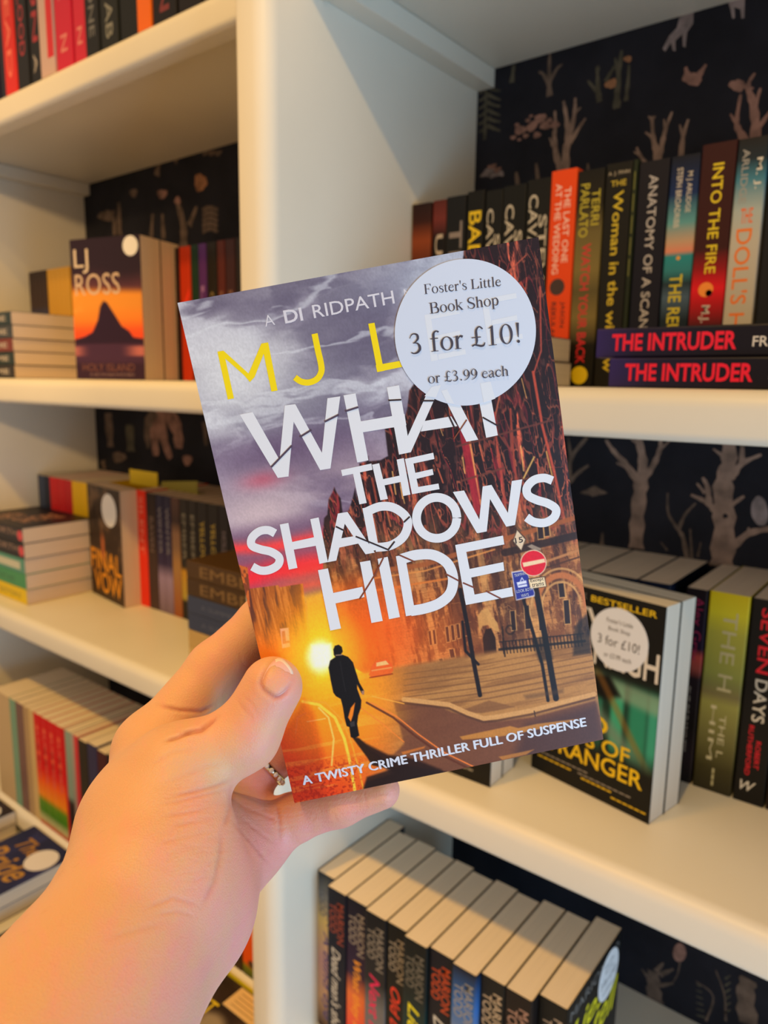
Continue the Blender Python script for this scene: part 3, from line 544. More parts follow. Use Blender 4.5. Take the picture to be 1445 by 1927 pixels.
def final_art(U, V):
    img = np.zeros(U.shape+(3,)); img[:] = (44, 30, 22); n = img_fbm(U*5, V*6, 12); mixc(img, sstep(.45, .7, n)*(1-sstep(.5, .7, V)), (110, 84, 62)); mixc(img, sstep(.55, .8, V)*.6, (60, 34, 14)); mixc(img, sstep(.1, .0, abs(U-.42))*sstep(.35, .5, V)*(1-sstep(.6, .75, V)), (200, 110, 60))
    return img
fa = faceout(-.648, .2035, ZLo, .034, -.13)
b = book('face-out dark paperback with big orange title and pale sticker on the lower left shelf', .034, spine=(60, 46, 24), pages=PAGE_TAN, front_text=[('FINAL', (240, 160, 20), .03, .95, .57, .75), ('VOW', (240, 160, 20), .10, .95, .76, .95)], disc=(.086, .160, .0285, False), **fa)
with_art(b, final_art, .034)
book('red-orange paperback right of the face-out orange-lettered book', .0265, (-.5195, .2165, ZLo), h=.198, spine=(232, 52, 30), pages=PAGE_TAN, texts=[('SILENT', (240,130,110), .05, .55, .3, .7)])
x = -.492
for t, st, lab, tx in ((.0275, [(0,(70,50,50)),(.6,(60,44,40)),(1,(40,28,26))], 'brown paperback with speckled lettering next to the red-orange one', [('RAVEN', (120,96,84), .2, .5, .3, .7)]), (.020, [(0,(120,100,120)),(.3,(150,130,170)),(.42,(50,40,80)),(.62,(46,38,74)),(1,(34,30,60))], 'indigo paperback with lilac foot, left one of a matching pair', [('WINTER', (130,124,128), .1, .5, .3, .7)]), (.020, [(0,(120,100,120)),(.3,(150,130,170)),(.42,(50,40,80)),(.62,(46,38,74)),(1,(34,30,60))], 'indigo paperback with lilac foot, right one of a matching pair', [('WINTER', (130,124,128), .1, .5, .3, .7)]),
    (.0225, [(0,(150,80,40)),(.4,(160,120,70)),(.7,(150,110,80)),(.8,(60,40,34)),(1,(90,60,50))], 'tan and brown paperback right of the indigo pair', []), (.0215, [(0,(30,26,20)),(.15,(34,30,20)),(.18,(170,150,60)),(.4,(190,140,30)),(.44,(36,30,22)),(1,(40,32,26))], 'dark paperback with a mustard foot, left one of a pair', [('EMBER', (130,122,100), .12, .5, .3, .7)]), (.0215, [(0,(30,26,20)),(.15,(34,30,20)),(.18,(170,150,60)),(.4,(190,140,30)),(.44,(36,30,22)),(1,(40,32,26))], 'dark paperback with a mustard foot, right one of a pair', [('EMBER', (130,122,100), .12, .5, .3, .7)]),
    (.026, [(0,(30,24,20)),(1,(34,26,20))], 'dark paperback with mustard lettering, left one of two behind the lying pile', [('YELLOW', (190,160,40), .15, .5, .3, .7)]), (.026, [(0,(30,24,20)),(1,(34,26,20))], 'dark paperback with mustard lettering, right one of two behind the lying pile', [('YELLOW', (190,160,40), .15, .5, .3, .7)]), (.024, [(0,(30,24,24)),(1,(34,26,28))], 'dark paperback with lilac-grey lettering behind the lying pile', [('HOLLOW', (120,104,110), .2, .5, .3, .7)])):
    book(lab, t-.0007, (x, .2165, ZLo), h=.196, stops=st, texts=tx, pages=PAGE_TAN); x += t
while x < -.05:
    book('dark paperback of the row behind the held book, lower left shelf', .028, (x, .2165, ZLo), h=.196, spine=(36, 28, 26), pages=PAGE_TAN, group='dark paperbacks hidden behind the held book'); x += .0287
for i, (c, lab, tx) in enumerate((((196,168,110), 'cream book at the bottom of the lying pile beside the index finger', None), ((190,160,104), 'cream book second from the bottom of the lying pile beside the index finger', None), ((56,66,100), 'blue book third from the bottom of the lying pile beside the index finger', (84,92,122)), ((58,68,102), 'blue book just under the brown and gold ones of the lying pile', (84,92,122)), ((70,50,26), 'lower brown and gold book of the lying pile beside the held book', (128,98,52)), ((76,54,28), 'topmost brown and gold book of the lying pile beside the held book', (128,98,52)))):
    book(lab, .0238, h=.198, d=.111, spine=c, pages=PAGE_TAN, texts=[('A SUMMER TALE' if i < 4 else 'EMBERS', tx, .14, .7 if i < 4 else .85, .36 if i < 4 else .2, .62 if i < 4 else .8, 'v', 'r')] if tx else (), **lying(-.236, .1045, ZLo+i*.024))
for x0, y0, w, hh, c, lab, an in ((-.606, .262, .083, .026, (226,196,30), 'bright yellow shelf card standing on the lower left row', .02), (-.512, .262, .098, .022, (150,140,50), 'olive yellow shelf card leaning on the lower left row', -.06)):
    m = MB(); m.box(0, w, 0, .0006, 0, hh); o = m.build('shelf_card', mat('card_%d' % c[0], sc(*c), rough=.6), None); o.location = (x0, y0, ZLo+.1955); tag(o, lab, 'card')
    for q in o.data.vertices:
        if q.co.x < .01 and an < 0: q.co.z *= .55
    # folded foot that lets the card stand
    f = MB(); f.box(0, w, .0006, .016, .0001, .0006); f.build('card_foot', mat('card_%d' % c[0], None), o)

# ---- left bay, bottom shelf row
x = -.742
rb = [(-.0, .06, (196,170,130), 'thick cream paperback at the left of the bottom left row'), (0, .022, (120,160,136), 'mint green paperback at the left picture edge of the bottom left row'), (0, .026, (120,90,84), 'brown-pink paperback beside the mint one in the bottom left row'), (0, .018, (176,146,106), 'pale tan paperback left of the cream one in the bottom left row'), (0, .019, (206,176,120), 'cream yellow paperback just left of the rainbow spines')]
for _, t, c, lab in rb: book(lab, t-.0007, (x, .0585, ZB4), h=.197, spine=c, pages=PAGE_CREAM); x += t
for i in range(4):
    book('paperback with a spine fading from red through orange to green, %s of four' % ('first', 'second', 'third', 'last')[i], .0222, (x, .058, ZB4), h=.197, stops=[(0, (206,60,40)), (.06, (190,190,130)), (.13, (70,130,20)), (.22, (90,140,20)), (.28, (240,140,10)), (.42, (240,90,10)), (.52, (216,14,14)), (1, (206,10,16))], texts=[('SUMMER', (226,90,70), .1, .6, .3, .7)], extra=((.5, .12, .2, (240,90,30)), (.5, .35, .2, (240,90,30)))); x += .0229
for t, st, lab in ((.007, [(0,(200,30,30)),(1,(190,30,30))], 'very thin red paperback right of the rainbow spines'), (.018, [(0,(40,24,24)),(.38,(44,30,30)),(.44,(130,150,136)),(1,(140,160,146))], 'grey-green paperback with a black foot, bottom left row'), (.009, [(0,(30,30,30)),(.3,(150,130,120)),(1,(170,160,146))], 'thin grey paperback in the bottom left row'), (.012, [(0,(206,14,24)),(.3,(190,40,50)),(1,(206,60,64))], 'slim red paperback left of the dark ones, bottom left row')):
    book(lab, t-.0007, (x, .0583, ZB4), h=.197, stops=st); x += t
n = 0
dk = ((44,36,24), (50,46,80), (70,24,26), (30,26,26), (40,30,34), (24,34,44), (52,40,22), (34,24,28), (28,34,24), (60,30,28), (26,26,34), (40,36,30), (34,40,44), (66,46,24), (30,28,24))
nm = ('dark olive', 'indigo', 'dark red', 'black', 'plum', 'deep teal', 'umber', 'aubergine', 'bottle green', 'russet', 'ink blue', 'charcoal', 'slate', 'bronze', 'soot black')
while x < -.098:
    book(nm[n % 15]+' paperback in the dark part of the bottom left row, behind the hand', .026, (x, .0585, ZB4), h=.195+.003*(n % 2), spine=dk[n % 15]); x += .0268; n += 1
book('orange paperback with a green foot, last before the upright in the bottom left row', .027, (x, .0585, ZB4), h=.197, stops=[(0, (60,70,20)), (.06, (120,130,30)), (.1, (236,90,20)), (1, (230,80,20))], extra=((.6, .9, .2, (90,60,40)),)); x += .028
book('tomato red paperback right of the orange one in the bottom left row', .022, (x, .0585, ZB4), h=.197, stops=[(0, (236,100,24)), (1, (236,80,20))]); x += .0228
if x < -.02: book('rusty brown paperback wedged against the upright in the bottom left row', min(.02, -.001-x), (x, .0588, ZB4), h=.19, spine=(120, 60, 30))
m = MB(); m.box(0, .24, 0, .0008, 0, .034); o = m.build('shelf_edge_strip', mat('strip_yellow', sc(222, 204, 30), rough=.45)); o.location = (-.245, REC-.0010, ZB4-.036); tag(o, 'bright yellow shelf-edge strip beside the foot of the upright', 'strip')

# ---- face-up books on the ledge
def flat_art(base, blobs, seed):
    def f(U, V):
        img = np.zeros(U.shape+(3,)); img[:] = base; n = img_fbm(U*4, V*5, seed); mixc(img, sstep(.5, .75, n)*.5, [q*1.7 for q in base])
        for (u, v, r, c) in blobs: mixc(img, sstep(r, r*.55, np.hypot((U-u)*.65, V-v)+.04*(n-.5)), c)
        return img
    return f
ZL = -.7775
def flat_pile(x_end, y0, n, t, labs, art, texts, disc, spine):
    """face-up books that read from the front: local x up, local y to the right, local z to the back"""
    for i in range(n):
        root = book(labs[i], t, (0, 0, 0), spine=spine, pages=PAGE_GREY, front_text=texts if i == n-1 else (), disc=disc if i == n-1 else None)
        root.matrix_world = Matrix(((0, 1, 0, x_end-.129+.002*(i % 2)), (0, 0, 1, y0), (1, 0, 0, ZL+i*(t+.0003)), (0, 0, 0, 1)))
        if i == n-1: with_art(root, art, t, x=.00008, nx=60, ny=92)
bride = flat_art((34, 40, 84), ((.15, .75, .16, (150, 170, 190)), (.1, .95, .14, (190, 110, 50)), (.6, .9, .1, (24, 20, 30))), 21)
flat_pile(-.472, -.1495, 2, .0225, ('lower book under the blue face-up one with gold lettering on the ledge', 'blue face-up book with gold lettering and a round price sticker on the ledge'), bride, [('The', (176, 130, 60), .22, .62, .10, .24, 'i'), ('Bride', (186, 140, 60), .05, .88, .28, .50, 'i')], (.098, .160, .0255, False), (34, 40, 84))
flat_pile(-.668, -.1495, 2, .0225, ('lower book of the left face-up pair on the ledge', 'dark face-up book with a round sticker at the left picture edge of the ledge'), flat_art((40, 34, 44), ((.3, .6, .2, (120, 100, 90)),), 23), (), (.098, .160, .0255, False), (40, 34, 44))
flat_pile(-.290, -.170, 1, .024, ('dark face-up book with rosy flowers near the forearm on the ledge',), flat_art((40, 44, 46), ((.5, .2, .12, (170, 90, 80)), (.3, .45, .2, (110, 60, 50)), (.7, .6, .16, (150, 80, 60)), (.6, .3, .1, (60, 30, 30))), 25), (), None, (36, 32, 32))
flat_pile(-.0035, -.150, 2, .0215, ('lower dark book under the grey-brown face-up one beside the upright', 'grey-brown and yellow face-up book on the ledge beside the upright'), flat_art((48, 38, 32), ((.55, .35, .16, (150, 136, 110)), (.7, .55, .1, (230, 200, 40)), (.3, .3, .12, (130, 110, 84)), (.2, .6, .16, (30, 22, 20))), 27), [('LAST', (226, 200, 40), .1, .45, .18, .28)], None, (30, 24, 24))
book('black face-up book lying in front of the grey-brown one on the ledge', .02, (.13, -.285, ZL), spine=(26, 20, 20), rot=(0, -math.pi/2, 0))
m = MB(); m.box(0, .056, 0, .031, 0, .0005); o = m.build('label_card', mat('label_paper', sc(226, 196, 140), rough=.7)); o.location = (-.071, .0150, ZL+.0436+.0004); o.rotation_euler = (0, 0, 0); tag(o, 'small cream notice card lying on the grey-brown book beside the upright', 'card')
m = MB()
for k in range(4): m.box(.008, .047,   .006+k*.006, .007+k*.006, .0005, .0006)
m.build('printed_lines', mat('label_ink', sc(150, 120, 80), rough=.7), o)

# ------------------------------------------------------------------ the held paperback
HT = .0205
def v3(*a): return np.array(a, float)
ca, cb, ct = v3(.12656888, -.02455264, .00429966), v3(.03383415, .19135075, .0424961), v3(-.0719035, -.07282889, .25694256)   # measured top edge, left edge, top-left corner seen from the lens
ea = ca/np.linalg.norm(ca); eb = cb-ea*(cb@ea); eb /= np.linalg.norm(eb); en = np.cross(ea, eb)      # en points away from the viewer
BW, BH = .129, .1989
org = ct+eb*BH+en*HT                     # local origin: back cover, spine edge, bottom
w_ = lambda q: CR.T @ q
o_ = c2w(org)
held = empty('paperback_book')
xa, ya, za = w_(-en), w_(ea), w_(-eb)
held.matrix_world = Matrix(((xa[0], ya[0], za[0], o_[0]), (xa[1], ya[1], za[1], o_[1]), (xa[2], ya[2], za[2], o_[2]), (0, 0, 0, 1)))
tag(held, 'paperback held up in the hand, sunset street cover with big white title and price sticker', 'book')
cover_shape(HT, BW, BH).build('cover', mat('held_cover_board', sc(60, 44, 60), rough=.35), held)
pg = MB(); pg.box(.0006, HT-.0006, .0007, BW-.0002, .0004, BH-.0001); pg.build('pages', PAGE_CREAM, held)
Hm = np.stack([ea, eb, ct], 1)           # plane coordinates (metres) -> lens rays
Hi = np.linalg.inv(np.diag([FOC, FOC, 1]) @ Hm)
def to_cover(px, py):                    # a point of the printed design, measured on the photograph -> metres right of / below the top-left corner
    q = Hi @ np.array([px-IMG_W/2, py-IMG_H/2, 1.]); return q[0]/q[2], q[1]/q[2]
def tr(z):                               # measuring frames: (x0, y0, scale)
    return lambda pts: [(z[0]+x/z[2], z[1]+y/z[2]) for x, y in pts]
ZA, ZB_, ZC, ZD = (320, 430, 3.1413), (680, 430, 3.1413), (400, 950, 3.2125), (740, 950, 3.2125)

def street_art(U, V):
    a, b = U*BW, V*BH
    q = np.stack([a, b, np.ones_like(a)], -1) @ (np.diag([FOC, FOC, 1]) @ Hm).T
    X = q[..., 0]/q[..., 2]+IMG_W/2; Y = q[..., 1]/q[..., 2]+IMG_H/2
    img = np.zeros(U.shape+(3,))
    VV = V
    # ---- cloudy sky
    n1 = img_fbm(U*2.2+.15*V, V*7.5, 31, 6); n2 = img_fbm(U*5, V*16, 32, 5); n3 = img_fbm(U*1.6+3, V*4+2, 33, 5)
    img[:] = (104, 97, 118)
    mixc(img, sstep(.36, .64, n1)*.85, (150, 146, 158)); mixc(img, sstep(.55, .75, n1*.7+n2*.3)*.9, (196, 196, 204))
    mixc(img, sstep(.50, .30, n3)*.65, (78, 70, 92))
    nw = img_fbm(U*2.6+1.6*n3, V*9+2.2*n1, 34, 6); mixc(img, sstep(.50, .66, nw)*.75, (188, 188, 198)); mixc(img, sstep(.46, .34, nw)*.6, (82, 76, 98)); ws = 1-np.abs(2*img_fbm(U*2.2+n1, V*11+n3*2, 35, 5)-1); mixc(img, sstep(.90, .99, ws)*.55, (196, 198, 206))
    lt = np.exp(-((U-.10)/.20)**2-((V-.14)/.085)**2); mixc(img, lt*(.35+.9*sstep(.3, .6, n1))*.8, (196, 196, 200))
    lt = np.exp(-((U-.78)/.25)**2-((V-.03)/.05)**2); mixc(img, lt*.6, (150, 162, 182))
    mixc(img, sstep(.22, .33, V)*.55, (112, 88, 112)); 
    dk = np.exp(-((U-.16)/.24)**2-((V-.285)/.035)**2); mixc(img, dk*.7*sstep(.3, .5, n2+.1), (86, 66, 96))
    lt = np.exp(-((U-.10)/.16)**2-((V-.395)/.05)**2); mixc(img, lt*sstep(.3, .55, n1)*.9, (190, 168, 172))
    lt = np.exp(-((U-.40)/.2)**2-((V-.36)/.05)**2); mixc(img, lt*sstep(.35, .6, n1)*.7, (170, 150, 158))
    mixc(img, sstep(.40, .44, V)*.8, (104, 74, 100))
    mixc(img, np.exp(-((U-.12)/.06)**2-((V-.335)/.016)**2)*.5, (190, 60, 80))
    red = np.exp(-((V-.452-.012*np.sin(U*9)-.02*(n2-.5))/.012)**2)*sstep(.55, .38, U); mixc(img, red*.95, (232, 62, 62))
    red = np.exp(-((V-.512-.03*(n2-.5)-.01*U)/.026)**2)*sstep(.6, .44, U); mixc(img, red, (228, 42, 54))
    red = np.exp(-((V-.552-.02*(n2-.5))/.012)**2)*sstep(.5, .35, U); mixc(img, red*.7, (220, 60, 70))
    mixc(img, sstep(.565, .60, V+.02*(n2-.5)), (116, 62, 88)); red = np.exp(-((V-.60-.03*(n2-.5))/.009)**2); mixc(img, red*.7, (196, 52, 70))
    mixc(img, sstep(.61, .645, V+.03*(n1-.5)), (96, 60, 70)); mixc(img, sstep(.635, .66, V+.02*(n2-.5)), (196, 96, 44))
    mixc(img, sstep(.655, .69, V), (150, 128, 40)); mixc(img, sstep(.68, .74, V), (240, 190, 40))
    # ---- dark city building at the right
    ed = [(874,440),(872,480),(850,620),(770,735),(766,770),(760,790),(728,793),(724,806),(730,858),(716,866),(694,868),(693,858),(690,868),(676,872),(676,905),(671,935),(668,918),(664,936),(658,955),(656,960),(645,968),(641,938),(632,924),(629,916),(626,925),(618,940),(616,968),(610,975),(608,1000),(608,1075),(604,1085),(606,1220),(690,1270),(1200,1250),(1200,400)]
    bm = poly_mask(X, Y, ed, 1.6)
    st = img_fbm(U*46+V*3, V*5, 41, 4); st2 = img_fbm(U*90, V*26, 42, 4); st3 = img_fbm(U*30, V*60, 43, 3)
    bld = np.zeros_like(img); bld[:] = (34, 22, 28)
    mixc(bld, sstep(.50, .66, st)*sstep(.42, .6, st2)*.6, (120, 54, 48)); mixc(bld, sstep(.62, .74, st)*sstep(.5, .62, st2), (206, 92, 66)); mixc(bld, sstep(.60, .8, st3)*sstep(.5, .7, st2)*.5, (90, 56, 52))
    for sd, fu, fv, th, c in ((45, 24, 7, .955, (176, 74, 58)), (46, 40, 12, .96, (206, 104, 70)), (47, 30, 20, .965, (120, 56, 50)), (48, 16, 5, .965, (150, 40, 50))):
        rg = 1-np.abs(2*img_fbm(U*fu-V*2.4, V*fv, sd, 3)-1); mixc(bld, sstep(th-.01, th+.025, rg)*(.35+.4*sstep(.25, .5, V)), c)
    # leaning lit edges and cornices
    for p, w, c in (([(1003,700),(1020,800),(1043,890),(1062,980)], 5, (188,72,52)), ([(960,770),(968,880),(985,960)], 4, (150,60,46)), ([(930,800),(945,900),(952,960)], 4, (160,64,50)), ([(1016,540),(1018,660),(1005,700)], 3, (170,70,56)),
                    ([(868,790),(900,960)], 16, (150,30,46)), ([(878,800),(905,950)], 3, (226,150,84)), ([(800,990),(812,1060)], 5, (170,80,50)), ([(905,560),(990,480)], 2.5, (160,74,56)), ([(930,640),(985,600)], 2, (120,50,44)), ([(940,745),(930,790)], 3, (176,90,66)),
                    ([(760,835),(775,920),(790,1000)], 3, (176,96,60)), ([(720,930),(735,990)], 3, (196,104,66)), ([(700,900),(716,980)], 4, (140,60,46)), ([(1005,860),(985,900)], 3, (220,170,90)), ([(1028,850),(1040,900)], 3, (200,140,70)), ([(975,905),(1030,890)], 3, (110,60,46)), ([(860,840),(1040,790)], 4, (96,50,44)), ([(868,905),(950,880)], 4, (100,52,44))):
        mixc(bld, line_mask(X, Y, p, w, 1.2)*.85, c)
    for i in range(26):
        r = np.random.RandomState(100+i); x0 = 700+r.rand()*330; y0 = 690+r.rand()*300
        mixc(bld, line_mask(X, Y, [(x0, y0), (x0+4+6*r.rand(), y0+24+30*r.rand())], 1.4+1.6*r.rand(), 1)*.8, ((206,96,66), (224,160,90), (170,44,50))[i % 3])
    for i in range(16):
        r = np.random.RandomState(300+i); x0 = 890+r.rand()*110; y0 = 470+r.rand()*90
        mixc(bld, line_mask(X, Y, [(x0, y0), (x0-8+20*r.rand(), y0+14+14*r.rand())], 1.6, 1)*.8, ((190,80,60), (150,54,50))[i % 2])
    # nearer to the sun the stone glows orange, further right it is warm brown stone
    g = np.hypot((X-640)/330, (Y-1230)/210); st_ = img_fbm(U*34, V*40, 44, 4)
    stone = np.zeros_like(img); stone[:] = (122, 70, 42); mixc(stone, sstep(.42, .6, st_), (178, 114, 64)); mixc(stone, sstep(.52, .36, st2)*.75, (66, 36, 30)); pil = img_fbm(U*38-V*1.2, V*3, 49, 2); mixc(stone, sstep(.56, .66, pil)*.6, (60, 36, 32)); mixc(stone, sstep(.40, .32, pil)*.6, (206, 146, 84)); rg = 1-np.abs(2*img_fbm(U*36, V*30, 50, 3)-1); mixc(stone, sstep(.95, .99, rg)*.3, (214, 150, 84))
    lowb = sstep(930, 1110, Y+.10*(X-760)); b2 = lowb[..., None]; bld = bld*(1-b2)+stone*b2
    row = np.abs(((Y+.17*(X-700))/11.) % 1-.5); mixc(bld, lowb*sstep(.42, .5, row)*.35, (80, 44, 30))
    # horizontal cornice sweeping to the sun
    for p, w, c in (([(690,1078),(800,1062),(930,1020),(1090,972)], 9, (150,80,44)), ([(690,1090),(800,1074),(930,1034)], 3, (206,130,66)), ([(960,1080),(1090,1035)], 5, (176,116,70)), ([(955,1092),(1090,1048)], 3, (70,40,30)), ([(700,1112),(860,1086)], 4, (196,110,50)), ([(950,1040),(1090,1006)], 14, (44,28,28))):
        mixc(bld, line_mask(X, Y, p, w, 1.5)*.9, c)
    # windows, arch, door
    for x0, y0, w, h_ in ((806,1188,4,26),(814,1186,4,26),(838,1180,5,28),(848,1177,5,28),(858,1175,5,26),(872,1172,8,24),(986,1140,9,44),(1012,1140,7,46),(1050,1098,10,26),(1060,1130,10,44),(826,1240,6,14),(845,1222,8,16),(860,1240,7,14),(1010,980,10,34),(1022,975,9,34),(960,1150,8,36)):
        mixc(bld, poly_mask(X, Y, [(x0-1.5, y0-1), (x0+w+2, y0-2), (x0+w+5, y0+h_), (x0+2, y0+h_+2)], 1.4)*.8, (206, 150, 88)); mixc(bld, poly_mask(X, Y, [(x0, y0), (x0+w, y0-1), (x0+w+3, y0+h_-1), (x0+3, y0+h_)], 1), (44, 28, 30))
    mixc(bld, poly_mask(X, Y, [(898,1160),(906,1148),(918,1144),(926,1160),(936,1172),(940,1190),(930,1186),(918,1176),(908,1178),(902,1190)], 1.5)*.9, (190,140,80))
    mixc(bld, poly_mask(X, Y, [(912,1245),(908,1200),(914,1184),(924,1182),(932,1200),(936,1244)], 1.2), (26, 18, 20))
    arc = np.abs(np.hypot((X-1056)/1.0, (Y-1140)/1.25)-46); mixc(bld, sstep(6, 3, arc)*sstep(1150, 1135, Y), (176, 100, 56)); mixc(bld, sstep(2.5, 1, abs(arc-10))*sstep(1150, 1135, Y)*.7, (206, 150, 90))
    bld += (0*bld)
    b2 = bm[..., None]; img[:] = img*(1-b2)+bld*b2
    # glow of the sun over the facade
    gl = np.clip(1-g, 0, 1)**1.1; mixc(img, gl*bm*.95*sstep(1040, 1130, Y), (238, 98, 26)); mixc(img, np.clip(1-np.hypot((X-690)/110, (Y-1180)/110), 0, 1)**.8*bm*.8, (232, 74, 22))
    # ---- left towers
    tw = poly_mask(X, Y, [(446,1062),(466,1068),(470,1110),(474,1240),(440,1240)], 1.2); mixc(img, tw, (190, 92, 40)); mixc(img, tw*sstep(.52, .6, img_fbm(U*120, V*60, 51, 2))*.7, (90, 44, 34))
    lb = poly_mask(X, Y, [(468,1108),(524,1101),(526,1105),(570,1098),(582,1215),(600,1240),(590,1330),(470,1330),(478,1240)], 1.2)
    stp = img_fbm(U*95, V*14, 52, 3); lcol = np.zeros_like(img); lcol[:] = (150, 76, 36); mixc(lcol, sstep(.5, .62, stp), (84, 44, 38)); mixc(lcol, sstep(.42, .3, stp)*.6, (206, 120, 60))
    mixc(lcol, sstep(1160, 1250, Y)*.95, (240, 128, 50)); mixc(lcol, sstep(540, 575, X)*.45, (196, 96, 30)); b2 = lb[..., None]; img[:] = img*(1-b2)+lcol*b2
    mixc(img, poly_mask(X, Y, [(527,1183),(543,1181),(546,1217),(531,1220)], 1.2)*.75, (236, 176, 190)); mixc(img, poly_mask(X, Y, [(530,1188),(536,1187),(538,1206),(545,1205),(546,1209),(532,1212)], 1)*.8, (160, 70, 60))
    # ---- ground
    gy = 1262-.165*(X-700)+np.where(X < 700, -.02*(X-700), 0)
    gm = sstep(-5, 7, Y-gy); gcol = np.zeros_like(img); gcol[:] = (170, 116, 64); gn = img_fbm(U*4, V*70, 61, 4); gn2 = img_fbm(U*60, V*60, 62, 3)
    mixc(gcol, sstep(.45, .65, gn)*.6, (126, 80, 46)); mixc(gcol, sstep(820, 600, X), (226, 104, 26)); mixc(gcol, sstep(1290, 1400, Y)*sstep(760, 640, X)*.8, (216, 70, 22)); mixc(gcol, sstep(.55, .7, gn)*sstep(820, 600, X)*.5, (170, 70, 24))
    mixc(gcol, sstep(1380, 1470, Y)*sstep(690, 600, X)*.8, (206, 50, 24)); mixc(gcol, sstep(640, 560, X)*sstep(1260, 1400, Y)*.45, (190, 46, 20))
    b2 = gm[..., None]; img[:] = img*(1-b2)+gcol*b2
    for k in range(7):
        y0 = 1262+k*11; mixc(img, line_mask(X, Y, [(760, y0+6), (920, y0-14), (1115, y0-52)], 1.6+.3*k, 1.2)*gm*.55, (104, 66, 42))
    # dark road on the right, kerb and tracks
    rd = poly_mask(X, Y, [(740,1318),(800,1318),(850,1340),(905,1350),(935,1357),(1000,1350),(1120,1318),(1140,1400),(900,1470),(760,1490),(720,1440),(760,1400)], 3); mixc(img, rd*.9, (104, 60, 44)); mixc(img, poly_mask(X, Y, [(990,1362),(1125,1322),(1135,1395),(960,1440)], 14)*.7, (64, 42, 44))
    kb = [(760,1316),(845,1326),(880,1342),(910,1352),(935,1349),(1000,1337),(1118,1306)]
    mixc(img, poly_mask(X, Y, [(862,1338),(920,1318),(968,1330),(905,1342)], 2)*.8, (122, 78, 48)); mixc(img, line_mask(X, Y, kb, 9, 1.5), (196, 140, 84)); mixc(img, line_mask(X, Y, [(x, y+7) for x, y in kb], 4, 1.5)*.8, (84, 52, 38))
    mixc(img, line_mask(X, Y, [(1005,1338),(1007,1348)], 2, 1), (60,40,34))
    mixc(img, poly_mask(X, Y, [(865,1386),(960,1366),(975,1370),(1010,1362),(1090,1352),(1060,1362),(985,1378),(940,1386),(870,1392)], 1.5)*.75, (200, 130, 54)); mixc(img, poly_mask(X, Y, [(938,1424),(1005,1410),(990,1420),(945,1430)], 1.5)*.7, (190, 120, 50)); mixc(img, poly_mask(X, Y, [(755,1415),(800,1404),(798,1408),(758,1420)], 1.5)*.6, (226,120,40))
    mixc(img, sstep(150, 40, np.hypot((X-640)/1., (Y-1330)/1.2))*gm*.65, (250, 150, 30)); mixc(img, sstep(.56, .7, gn)*gm*sstep(820, 640, X)*.35, (255, 190, 70))
    # sun
    mixc(img, poly_mask(X, Y, [(570,1122),(610,1112),(628,1225),(584,1232)], 9)*.7, (252, 190, 40))
    sg = np.hypot((X-608)/1.0, (Y-1232)/1.2); mixc(img, np.clip(1-sg/170, 0, 1)**1.3*(1-bm*.45)*.95, (255, 158, 20)); mixc(img, np.clip(1-sg/88, 0, 1)**1.0*.95, (255, 206, 40)); mixc(img, sstep(36, 12, np.hypot((X-603), (Y-1236)/1.2)), (255, 246, 190)); mixc(img, poly_mask(X, Y, [(586,1214),(622,1212),(622,1252),(592,1254)], 6), (255, 248, 205))
    for p, w, c in (([(570,1320),(600,1326),(630,1350),(648,1390),(660,1440),(668,1490)], 5.5, (255, 196, 60)), ([(575,1318),(612,1322),(645,1356),(662,1400),(676,1450),(684,1486)], 3, (236, 150, 40)), ([(600,1332),(618,1350),(628,1390),(624,1440)], 3.2, (255, 190, 90)),
                    ([(690,1322),(740,1350),(780,1384),(830,1420),(890,1450)], 4, (90, 44, 30)), ([(698,1322),(746,1348),(788,1382),(836,1416),(898,1446)], 2.5, (240, 120, 50)), ([(676,1330),(720,1362),(760,1396)], 2, (226, 120, 44)), ([(700,1310),(760,1324)], 2, (240, 160, 60)), ([(578,1358),(612,1352)], 2, (255,180,90)), ([(556,1380),(560,1350),(575,1342)], 2, (226,120,50))):
        mixc(img, line_mask(X, Y, p, w, 1.3)*.9, c)
    mixc(img, poly_mask(X, Y, [(572,1316),(590,1340),(610,1420),(600,1500),(540,1520),(520,1400)], 8)*.35, (150, 30, 16)); mixc(img, gm*sstep(.5, .62, img_fbm(U*150, V*220, 63, 2))*sstep(1420, 1460, Y+.1*(X-560))*sstep(700, 660, X)*.55, (140, 26, 18))
    # small car
    mixc(img, poly_mask(X, Y, [(694,1270),(700,1252),(708,1244),(728,1240),(738,1250),(740,1262),(735,1268),(700,1275)], 1.5)*.8, (226, 86, 34)); mixc(img, poly_mask(X, Y, [(708,1247),(726,1243),(732,1250),(708,1254)], 1)*.8, (255,190,120)); mixc(img, line_mask(X, Y, [(700,1262),(736,1256)], 2.5, 1)*.8, (255,150,80)); mixc(img, line_mask(X, Y, [(696,1275),(738,1268)], 2.5, 1.2)*.7, (120,30,18))
    # railings and posts
    for p, w in (([(866,1110),(880,1180),(890,1240),(903,1308)], 8), ([(984,1125),(1000,1180),(1020,1250),(1031,1318)], 6), ([(1008,1108),(1024,1190),(1046,1314)], 11), ([(870,1170),(876,1225),(900,1250)], 5)): mixc(img, line_mask(X, Y, p, w, 1.2), (30, 22, 26))
    for k in range(24):
        x0 = 945+k*6.4; y0 = 1222-.10*(k*6.4); mixc(img, line_mask(X, Y, [(x0, y0-14), (x0+3, y0+8)], 2.0, 1)*.85, (30, 22, 24))
